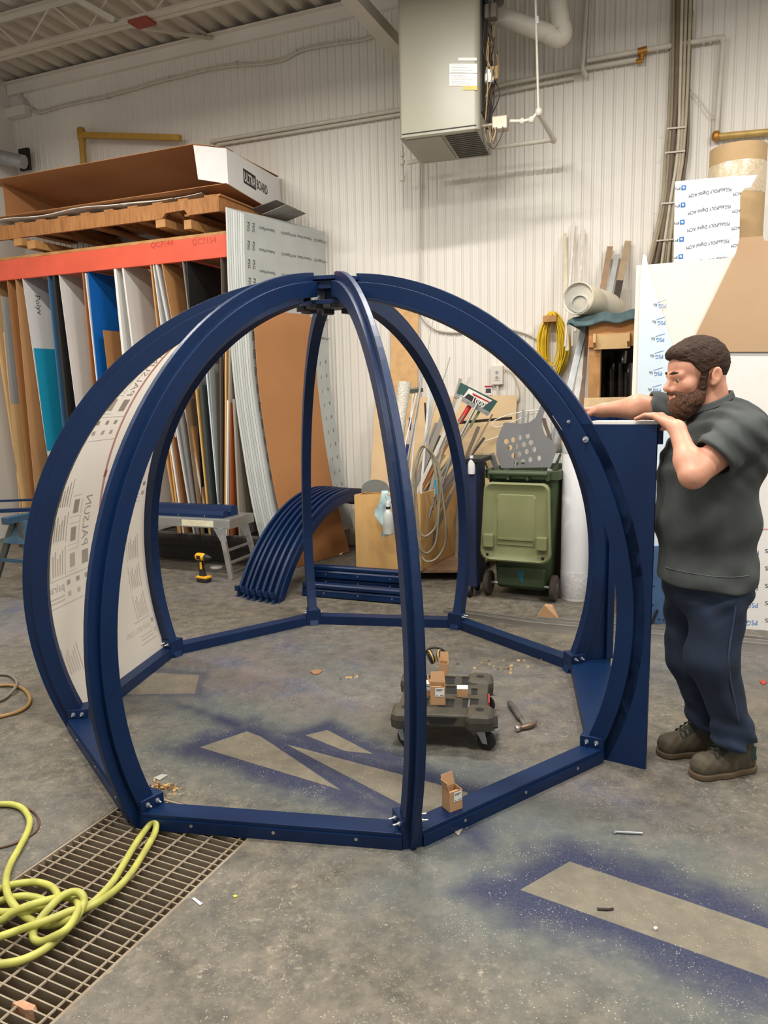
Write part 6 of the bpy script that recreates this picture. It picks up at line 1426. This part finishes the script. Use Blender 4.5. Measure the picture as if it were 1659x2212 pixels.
# --- head frame
HA = math.radians(5); HF = V((-math.cos(HA), -math.sin(HA), 0)); HL = V((math.sin(HA), -math.cos(HA), 0)); HO_ = W(1522, 812, -.81)
HR = np.array([A_(HF), A_(Z), A_(HL)]).T          # columns f,u,l
def toH(P): return (P-A_(HO_))@HR
def hw(f, u, l): return HO_ + HF*f + Z*u + HL*l
def head(P):
    q = toH(P); s = q.copy(); s[:,2] = np.abs(q[:,2])
    d = ell(s, (.028,.048,0), (.110,.096,.080))
    d = sm(d, ell(s, (.095,.030,0), (.048,.058,.060)), .02)
    d = sm(d, ell(s, (.082,-.038,0), (.056,.070,.057)), .02)
    d = sm(d, ell(s, (.066,-.088,0), (.058,.042,.052)), .02)
    d = sm(d, sph(s, (.108,-.108,0), .026), .02)
    d = sm(d, sph(s, (.094,-.034,.043), .028), .02)
    d = smx(d, -sph(s, (.150,-.014,.036), .021), .012)
    d = sm(d, cone(s, (.122,.006,.048), (.139,.004,.010), .013, .012), .012)
    d = sm(d, cone(s, (.134,-.004,0), (.154,-.046,0), .0105, .0145), .012)
    d = sm(d, sph(s, (.138,-.052,.015), .0115), .008)
    d = smx(d, -sph(s, (.146,-.064,.010), .005), .003)
    d = sm(d, cone(s, (.127,-.074,.022), (.137,-.073,0), .007, .008), .008)
    d = sm(d, cone(s, (.126,-.085,.020), (.134,-.085,0), .007, .009), .006)
    # lids
    d = sm(d, cone(s, (.131,-.006,.022), (.121,-.007,.050), .0082, .0075), .005)
    d = sm(d, cone(s, (.129,-.026,.024), (.117,-.022,.050), .0055, .005), .006)
    # ear
    e = ell(s, (-.004,.000,.086), (.022,.034,.010)); e = smx(e, -ell(s, (.000,.004,.097), (.012,.020,.009)), .006); e = sm(e, sph(s, (.006,-.031,.083), .009), .008)
    d = sm(d, e, .008)
    # neck
    d = sm(d, cone(s, (-.015,-.03,0), (-.045,-.20,0), .066, .080), .03)
    return d
# --- joints
SHn, ELn, WRn = W(1604,938,-1.02), W(1497,1026,-1.09), W(1463,926,-.95)
KNn = W(1421,904,-.845); KNn.z = 1.497
SHf, ELf, WRf = W(1560,905,-.60), W(1378,880,-.56), W(1304,886,-.42)
pel = W(1530,1240,-.81)
def folds(P, amp, f1, f2): return amp*(np.sin(P[:,0]*f1+2.2*np.sin(P[:,2]*f2))*np.sin(P[:,2]*f2*.9+P[:,1]*f1*.7))
def torso(P, g=0.0):
    d = ell(P, W(1552,985,-.81), (.168+g,.215+g,.20+g)); d = sm(d, ell(P, W(1526,1120,-.81), (.198+g,.215+g,.20+g)), .06); d = sm(d, ell(P, W(1502,1025,-.81), (.135+g,.185+g,.16+g)), .06)
    d = sm(d, ell(P, W(1530,1215,-.81), (.172+g,.195+g,.14+g)), .06); d = sm(d, ell(P, W(1592,945,-.81), (.085+g,.20+g,.13+g)), .06)
    d = sm(d, cone(P, SHn+V((-.02,.06,.01)), SHf+V((.02,-.02,.0)), .080+g, .080+g), .06)
    d = sm(d, cone(P, hw(-.045,-.17,0), W(1575,930,-.81), .075+g, .11+g), .05); return d
# hand on the panel
FT = W(1369,909,-.765); FT.z = 1.486
fd = (FT-KNn).normalized(); lat = fd.cross(Z).normalized(); lat = lat if lat.y > 0 else -lat
def hand_n(P):
    pc = WRn.lerp(KNn, .62); d = cone(P, WRn, WRn.lerp(KNn,.45), .027, .026)
    for k in (-1.5,-.5,.5,1.5): d = sm(d, cone(P, WRn.lerp(KNn,.35)+lat*k*.010, KNn+lat*k*.0195, .017, .0125), .012)
    return d
def fingers_n(P):
    d = None
    for k, L in ((-1.5,.078),(-.5,.088),(.5,.092),(1.5,.082)):
        a = KNn+lat*k*.0195; b = a+fd*L*.5+Z*.008; c = a+fd*L-Z*.004+lat*k*.002
        e = np.minimum(cone(P, a, b, .0115, .0100), cone(P, b, c, .0100, .0078)); d = e if d is None else np.minimum(d, e)
    a = WRn.lerp(KNn,.30)+lat*.022-Z*.004; b = a+fd*.035+lat*.022-Z*.004; c = b+fd*.036+lat*.004-Z*.006
    return np.minimum(d, np.minimum(cone(P, a, b, .015, .0115), cone(P, b, c, .0115, .0085)))
hdir = (WRf-ELf).normalized(); lf = hdir.cross(Z).normalized()
KNf = WRf+hdir*.075+Z*.006
def hand_f(P):
    d = cone(P, WRf, WRf+hdir*.03, .027, .028)
    for k in (-1.5,-.5,.5,1.5): d = sm(d, cone(P, WRf+hdir*.02+lf*k*.010, KNf+lf*k*.0195, .018, .0135), .012)
    return d
def fingers_f(P):
    d = None
    for k in (-1.5,-.5,.5,1.5):
        a = KNf+lf*k*.0195; b = a+hdir*.036-Z*.016; c = b+hdir*.006-Z*.026
        e = np.minimum(cone(P, a, b, .0125, .0105), cone(P, b, c, .0105, .0085)); d = e if d is None else np.minimum(d, e)
    a = WRf+hdir*.025-lf*.026-Z*.004; b = a+hdir*.034-lf*.012-Z*.012; c = b+hdir*.030+lf*.002-Z*.010
    return np.minimum(d, np.minimum(cone(P, a, b, .014, .0115), cone(P, b, c, .0115, .009)))
LEGN = [W(1556,1262,-.90), W(1538,1420,-.925), W(1585,1580,-.90)]; LEGF = [W(1494,1262,-.72), W(1488,1420,-.72), W(1524,1540,-.71)]
def legs(P, g):
    d = None
    for (a, b, c), rr_ in ((LEGN, (.112,.092,.068)), (LEGF, (.112,.088,.062))):
        e = sm(cone(P, a, b, rr_[0]+g, rr_[1]+g), cone(P, b, c, rr_[1]+g, rr_[2]+g), .04); d = e if d is None else sm(d, e, .03)
    return d
def body(P):
    d = head(P); d = sm(d, torso(P, -.018), .03)
    an = sm(cone(P, SHn, ELn, .066, .047), cone(P, ELn, WRn, .047, .031), .025); an = sm(an, sph(P, ELn+(WRn-ELn)*.30, .050), .03); an = sm(an, hand_n(P), .02); an = sm(an, fingers_n(P), .006)
    af = sm(cone(P, SHf, ELf, .066, .052), cone(P, ELf, WRf, .050, .030), .03); af = sm(af, hand_f(P), .02); af = sm(af, fingers_f(P), .006)
    d = sm(d, an, .02); d = sm(d, af, .02); d = np.minimum(d, legs(P, -.012)); return d
def skin_mat():
    m = M('skin', (206,152,124), .5, rgb2=(194,134,108), scale=22, bump=.03); b = m.node_tree.nodes['Principled BSDF']; b.inputs['Subsurface Weight'].default_value = .08; b.inputs['Subsurface Radius'].default_value = (.02,.008,.004)
    return m
lo_ = (min(KNf.x, FT.x)-.16, -1.26, .02); hi_ = (1.80, -.20, 1.86)
MAN = add('person', sdf_mesh(body, (lo_[0],-1.22,.10), hi_, .0045), skin_mat(), label='bearded man in a dark grey T-shirt and jeans resting his hands on the doorway panel', cat='person', smooth='all', fixn=False)
# eyes
M('eye_white', (160,142,132), .5); M('iris', (58,60,56), .25)
for s in (1, -1):
    c = hw(.1205,-.0145,.036*s); gz = (HF*.93+HL*-.1*s-Z*.25).normalized()
    ey = add('eye', MB().lathe(c-HF*.0125, HF, [(.0125*math.sin(a), .0125-.0125*math.cos(a)) for a in np.linspace(.01,math.pi-.01,10)], 16), 'eye_white', MAN, smooth='all')
    add('iris', MB().lathe(c+gz*.0108, gz, [(.0072,0),(.006,.0016),(.002,.0022)], 14), 'iris', ey, smooth='all')
# hair, brows, beard
def hair(P):
    q = toH(P); s = q.copy(); s[:,2] = np.abs(q[:,2])
    nz = .0009*np.sin(q[:,0]*60+q[:,1]*150+4*np.sin(q[:,2]*70)) + .0010*np.sin(q[:,1]*260+q[:,2]*210)*np.sin(q[:,0]*90)
    d = ell(s, (.026,.052,0), (.121,.107,.089)) + nz
    d = sm(d, ell(s, (.106,.086,0), (.052,.036,.062))+nz, .02)
    line = (.055+1.02*(q[:,0]-.094) - q[:,1])/1.43 + .003*np.sin(q[:,2]*90+q[:,0]*60)
    line = np.where(q[:,0] > .094, .055+.22*(q[:,0]-.094) - q[:,1] + .003*np.sin(q[:,2]*90), line)
    back = (-.062 - q[:,1])
    ear = .034 - np.sqrt((s[:,0]+.004)**2+(s[:,1]-.000)**2+((s[:,2]-.09)*.35)**2)
    d = smx(d, line, .006); d = smx(d, back, .006); d = smx(d, ear, .004)
    sb = cone(s, (.036,.03,.069), (.040,-.045,.065), .015, .014)+nz; d = sm(d, sb, .008)
    return d
M('hair', (70,48,33), .7, rgb2=(34,23,16), spec=.25, scale=150, stretch=(.35,1.5,.8), bump=.7); M('beard', (110,72,46), .75, rgb2=(52,34,25), scale=170, stretch=(1.3,1.3,.45), bump=.8)
hb0, hb1 = A_(HO_)-.22, A_(HO_)+.22
add('hair', sdf_mesh(hair, hb0, hb1, .0035), 'hair', MAN, smooth='all', fixn=False)
def beard(P):
    q = toH(P); s = q.copy(); s[:,2] = np.abs(q[:,2])
    nz = .0012*np.sin(q[:,0]*170+3*np.sin(q[:,1]*60))*np.sin(q[:,2]*190+q[:,0]*60) + .0007*np.sin(q[:,2]*330+q[:,1]*90)
    d = ell(s, (.080,-.104,0), (.063,.052,.059)); d = sm(d, ell(s, (.090,-.134,0), (.043,.044,.042)), .025)
    d = sm(d, cone(s, (.036,-.030,.068), (.046,-.090,.052), .0095, .020), .02)
    d = sm(d, ell(s, (.066,-.082,.040), (.050,.036,.026)), .015)
    d = sm(d, cone(s, (.116,-.066,.036), (.143,-.064,.004), .0090, .0090), .008)
    d = sm(d, cone(s, (.114,-.070,.036), (.114,-.10,.030), .011, .016), .012)
    d = smx(d, -cone(s, (.150,-.0775,0), (.138,-.0775,.018), .0045, .003), .003)
    return d + nz
add('beard', sdf_mesh(beard, hb0, hb1, .0035), 'beard', MAN, smooth='all', fixn=False)
for s in (1, -1): add('eyebrow', MB().tube([hw(.147,.009,.010*s), hw(.143,.014,.030*s), hw(.128,.011,.054*s)], [.0038,.0058,.0026], 8), 'hair', MAN, smooth='all')
# shirt
slN = SHn.lerp(ELn, .62); slF = SHf.lerp(ELf, .88); dN = A_((ELn-SHn).normalized()); dF = A_((ELf-SHf).normalized())
def shirt(P):
    fo = folds(P, .005, 26, 15) + .0045*np.sin(P[:,2]*75+P[:,0]*62+2*np.sin(P[:,1]*14))*np.clip((P[:,2]-1.15)*4, 0, 1) + .004*np.sin(P[:,0]*30-P[:,2]*38)*np.clip((1.0-P[:,2])*6, 0, 1)
    d = torso(P, .006)
    hemx = cone(P, pel+V((-.01,0,.10)), pel+V((0,0,-.14)), .190, .186); d = sm(d, ell(P, pel+V((-.01,0,-.01)), (.188,.225,.16)), .05)
    d = smx(d, pel.z-.025 - P[:,2] + .10*(P[:,0]-pel.x)*-1*.6, .006)
    d = smx(d, (P[:,2] - (hw(-.045,-.098,0).z + .42*(P[:,0]-hw(-.03,0,0).x)))/1.14, .010)      # neckline, higher at the back
    a = cone(P, SHn, slN+V(dN*.12), .092, .082); a = smx(a, (P-A_(slN))@dN, .006)
    b = cone(P, SHf, slF+V(dF*.12), .090, .070); b = smx(b, (P-A_(slF))@dF, .006)
    d = sm(d, a, .035); d = sm(d, b, .035)
    # hollow the openings
    d = smx(d, -(cone(P, slN, ELn, .072, .060)), .004); d = smx(d, -(cone(P, slF, ELf, .060, .055)), .004)
    return d + fo
M('shirt', (66,70,69), .9, rgb2=(56,60,58), scale=14, bump=.05)
sh = add('t_shirt', sdf_mesh(shirt, (1.1,-1.24,.76), (1.84,-.36,1.66), .0055), 'shirt', MAN, smooth='all', fixn=False)
# collar rib
NK0 = hw(-.045,-.098,0).z
def nline(P): return (P[:,2] - (NK0 + .42*(P[:,0]-hw(-.03,0,0).x)))/1.14
def collar(P):
    b = sm(cone(P, hw(-.015,-.03,0), hw(-.045,-.20,0), .066, .080), torso(P, -.018), .03)
    return smx(np.abs(b-.011)-.007, np.abs(nline(P)+.004)-.012, .004)
add('collar', sdf_mesh(collar, A_(HO_)+np.array((-.14,-.22,-.28)), A_(HO_)+np.array((.26,.22,.02)), .004), 'shirt', sh, smooth='all', fixn=False)
# jeans
def jeans(P):
    fo = .0045*np.sin(P[:,0]*46+P[:,2]*30+3*np.sin(P[:,2]*9+P[:,1]*8)) + .006*np.sin(P[:,2]*80+P[:,0]*35+2*np.sin(P[:,1]*20))*np.clip((.30-P[:,2])*7, 0, 1) + .003*np.sin(P[:,2]*70-P[:,0]*60)*np.clip((P[:,2]-.66)*8, 0, 1)
    d = legs(P, .004); d = sm(d, ell(P, W(1528,1262,-.815), (.160,.185,.12)), .05)
    for c in (LEGN[2], LEGF[2]): d = sm(d, cone(P, c+V((0,0,.02)), c+V((-.004,0,-.035)), .076, .084), .03)
    d = smx(d, P[:,2]-(pel.z+.0), .01); d = smx(d, np.where(P[:,1] < -.81, LEGN[2].z-.040, LEGF[2].z-.04) + .012*np.sin(P[:,0]*30) - P[:,2], .006); return d+fo
M('denim', (30,44,66), .85, rgb2=(22,32,50), scale=10, bump=.06)
jn = add('jeans', sdf_mesh(jeans, (1.22,-1.16,.08), (1.88,-.48,.95), .0055), 'denim', MAN, smooth='all', fixn=False)
M('stitch', (48,62,88), .8)
def onsurf(p, fn, d=V((0,-1,0))):
    q = np.array([A_(p)]); 
    for _ in range(40): q = q - A_(d)[None]*fn(q)[:,None]*-.7 if False else q + A_(-d)[None]*fn(q)[:,None]*.7
    return V(q[0])
def proj_front(px, py, fn, y0=-1.3):
    d_ = ray(px, py); t = (y0-CAM.y)/d_.y; p = CAM+d_*t
    for _ in range(60):
        f_ = fn(np.array([A_(p)]))[0]
        if f_ < .0015: break
        p = p + d_.normalized()*max(f_*.6, .0006)
    return p
seam = [proj_front(a, b_, jeans) for a, b_ in ((1590,1275),(1588,1320),(1580,1370),(1574,1420),(1578,1470),(1588,1520),(1596,1560))]
add('side_seam', MB().tube(smooth_path(seam, 4), .004, 6), 'stitch', jn, smooth='all')
pk = [proj_front(a, b_, jeans) for a, b_ in ((1502,1262),(1512,1268),(1530,1270),(1555,1270),(1578,1266))]
add('pocket_edge', MB().tube(smooth_path(pk, 4), .003, 6), 'stitch', jn, smooth='all')
hm = [proj_front(a, b_, shirt) for a, b_ in ((1420,1218),(1440,1226),(1470,1234),(1510,1241),(1550,1246),(1590,1247),(1618,1243))]
add('hem_stitch', MB().tube(smooth_path(hm, 4), .002, 6), M('shirt_stitch', (86,90,88), .9), sh, smooth='all')
# boots
M('boot_leather', (82,72,54), .75, rgb2=(64,58,46), scale=18, bump=.2); M('boot_sole', (86,70,50), .8); M('boot_dark', (40,36,30), .8); M('lace', (40,48,38), .8); M('boot_green', (38,62,50), .75)
for nm, toe, heel, ank, lb in (('near', fl(1512,1676), fl(1616,1660), LEGN[2], 'left'), ('far', fl(1440,1630), fl(1546,1617), LEGF[2], 'right')):
    toe.z = heel.z = 0; bd_ = (toe-heel).normalized(); bl = Z.cross(bd_); mid = heel.lerp(toe, .55)
    ankp = heel + bd_*.055
    def boot(P):
        d = cone(P, toe-bd_*.012+Z*.045, mid+Z*.055, .052, .050); d = sm(d, cone(P, mid+Z*.05, heel+bd_*.02+Z*.05, .048, .046), .03)
        d = sm(d, cone(P, heel.lerp(toe,.50)+Z*.085, ankp+Z*.10, .036, .052), .03); d = sm(d, cone(P, ankp+Z*.09, ankp+bd_*.004+Z*.185, .055, .060), .03)
        d = smx(d, .016-P[:,2], .004); d = smx(d, P[:,2]-.195-.25*((P-A_(ankp))@A_(bd_)), .006)
        d = smx(d, -cone(P, ankp+Z*.15, ankp+bd_*.01+Z*.30, .046, .052), .004)
        return d + .0016*np.sin(P[:,0]*150)*np.sin(P[:,1]*130+P[:,2]*90)
    lo2 = (min(toe.x,heel.x)-.1, min(toe.y,heel.y)-.1, -.01); hi2 = (max(toe.x,heel.x)+.1, max(toe.y,heel.y)+.1, .25)
    bt = add('boot', sdf_mesh(boot, lo2, hi2, .0045), 'boot_leather', MAN, smooth='all', fixn=False)
    def sole(P):
        q = P.copy(); q[:,2] = 0; d = cone(q, toe-bd_*.012, mid, .056, .053); d = sm(d, cone(q, mid, heel+bd_*.02, .050, .050), .03)
        return smx(smx(d, P[:,2]-.026, .003), .001-P[:,2], .003)
    add('sole', sdf_mesh(sole, lo2, hi2, .0045), 'boot_sole', bt, smooth='all', fixn=False)
    for k in range(5):
        c = heel.lerp(toe, .40+.085*k)+Z*(.156-.0125*k); w = .036
        add('lace', MB().tube(smooth_path([c-bl*w-Z*.018, c-bl*w*.4+Z*.004+bd_*.008, c+bl*w*.4+Z*.004-bd_*.008, c+bl*w-Z*.018], 4), .0028, 6), 'lace', bt, smooth='all')
        add('lace', MB().tube(smooth_path([c+bl*w-Z*.018+bd_*.01, c+bl*w*.4+Z*.005+bd_*.012, c-bl*w*.4+Z*.005-bd_*.004, c-bl*w-Z*.018], 4), .0028, 6), 'lace', bt, smooth='all')
    add('tongue', MB().sweep([[ankp+bd_*(.056+.008*k)+bl*a*(.034-.003*k)+Z*(.13+.030*k)+bd_*b_*.004 for a, b_ in ((-1,0),(0,1.6),(1,0),(0,-.6))] for k in range(5)]), 'boot_dark', bt, smooth='all')
    add('heel_patch', MB().obox(ankp-bl*-.055*(1 if bl.y < 0 else -1)+Z*.10-bd_*.02, bd_*.022, bl*.004, Z*.03), 'boot_green', bt, bevel=.003)
# ================================================================== turn the whole place so that the back wall lies along X
bpy.context.view_layer.update()
G = Mx.Rotation(-WA, 4, 'Z'); G3 = G.to_3x3().to_4x4()
done = set()
for o in list(bpy.data.objects):
    Lm = o.matrix_local.copy()
    pure = (Lm.to_3x3() - Mx.Identity(3)).median_scale < 1e-6 if False else all(abs(Lm[i][j]-(1 if i == j else 0)) < 1e-6 for i in range(3) for j in range(3))
    if o.type == 'MESH' and pure and o.data.users == 1:
        o.data.transform(G3); t = G @ Lm.to_translation(); o.location = t
    elif o.type == 'EMPTY' and pure:
        o.location = G @ Lm.to_translation()
    else:
        Nm = G @ Lm
        if o.parent: o.matrix_local = Nm
        else: o.matrix_world = Nm
bpy.context.view_layer.update()
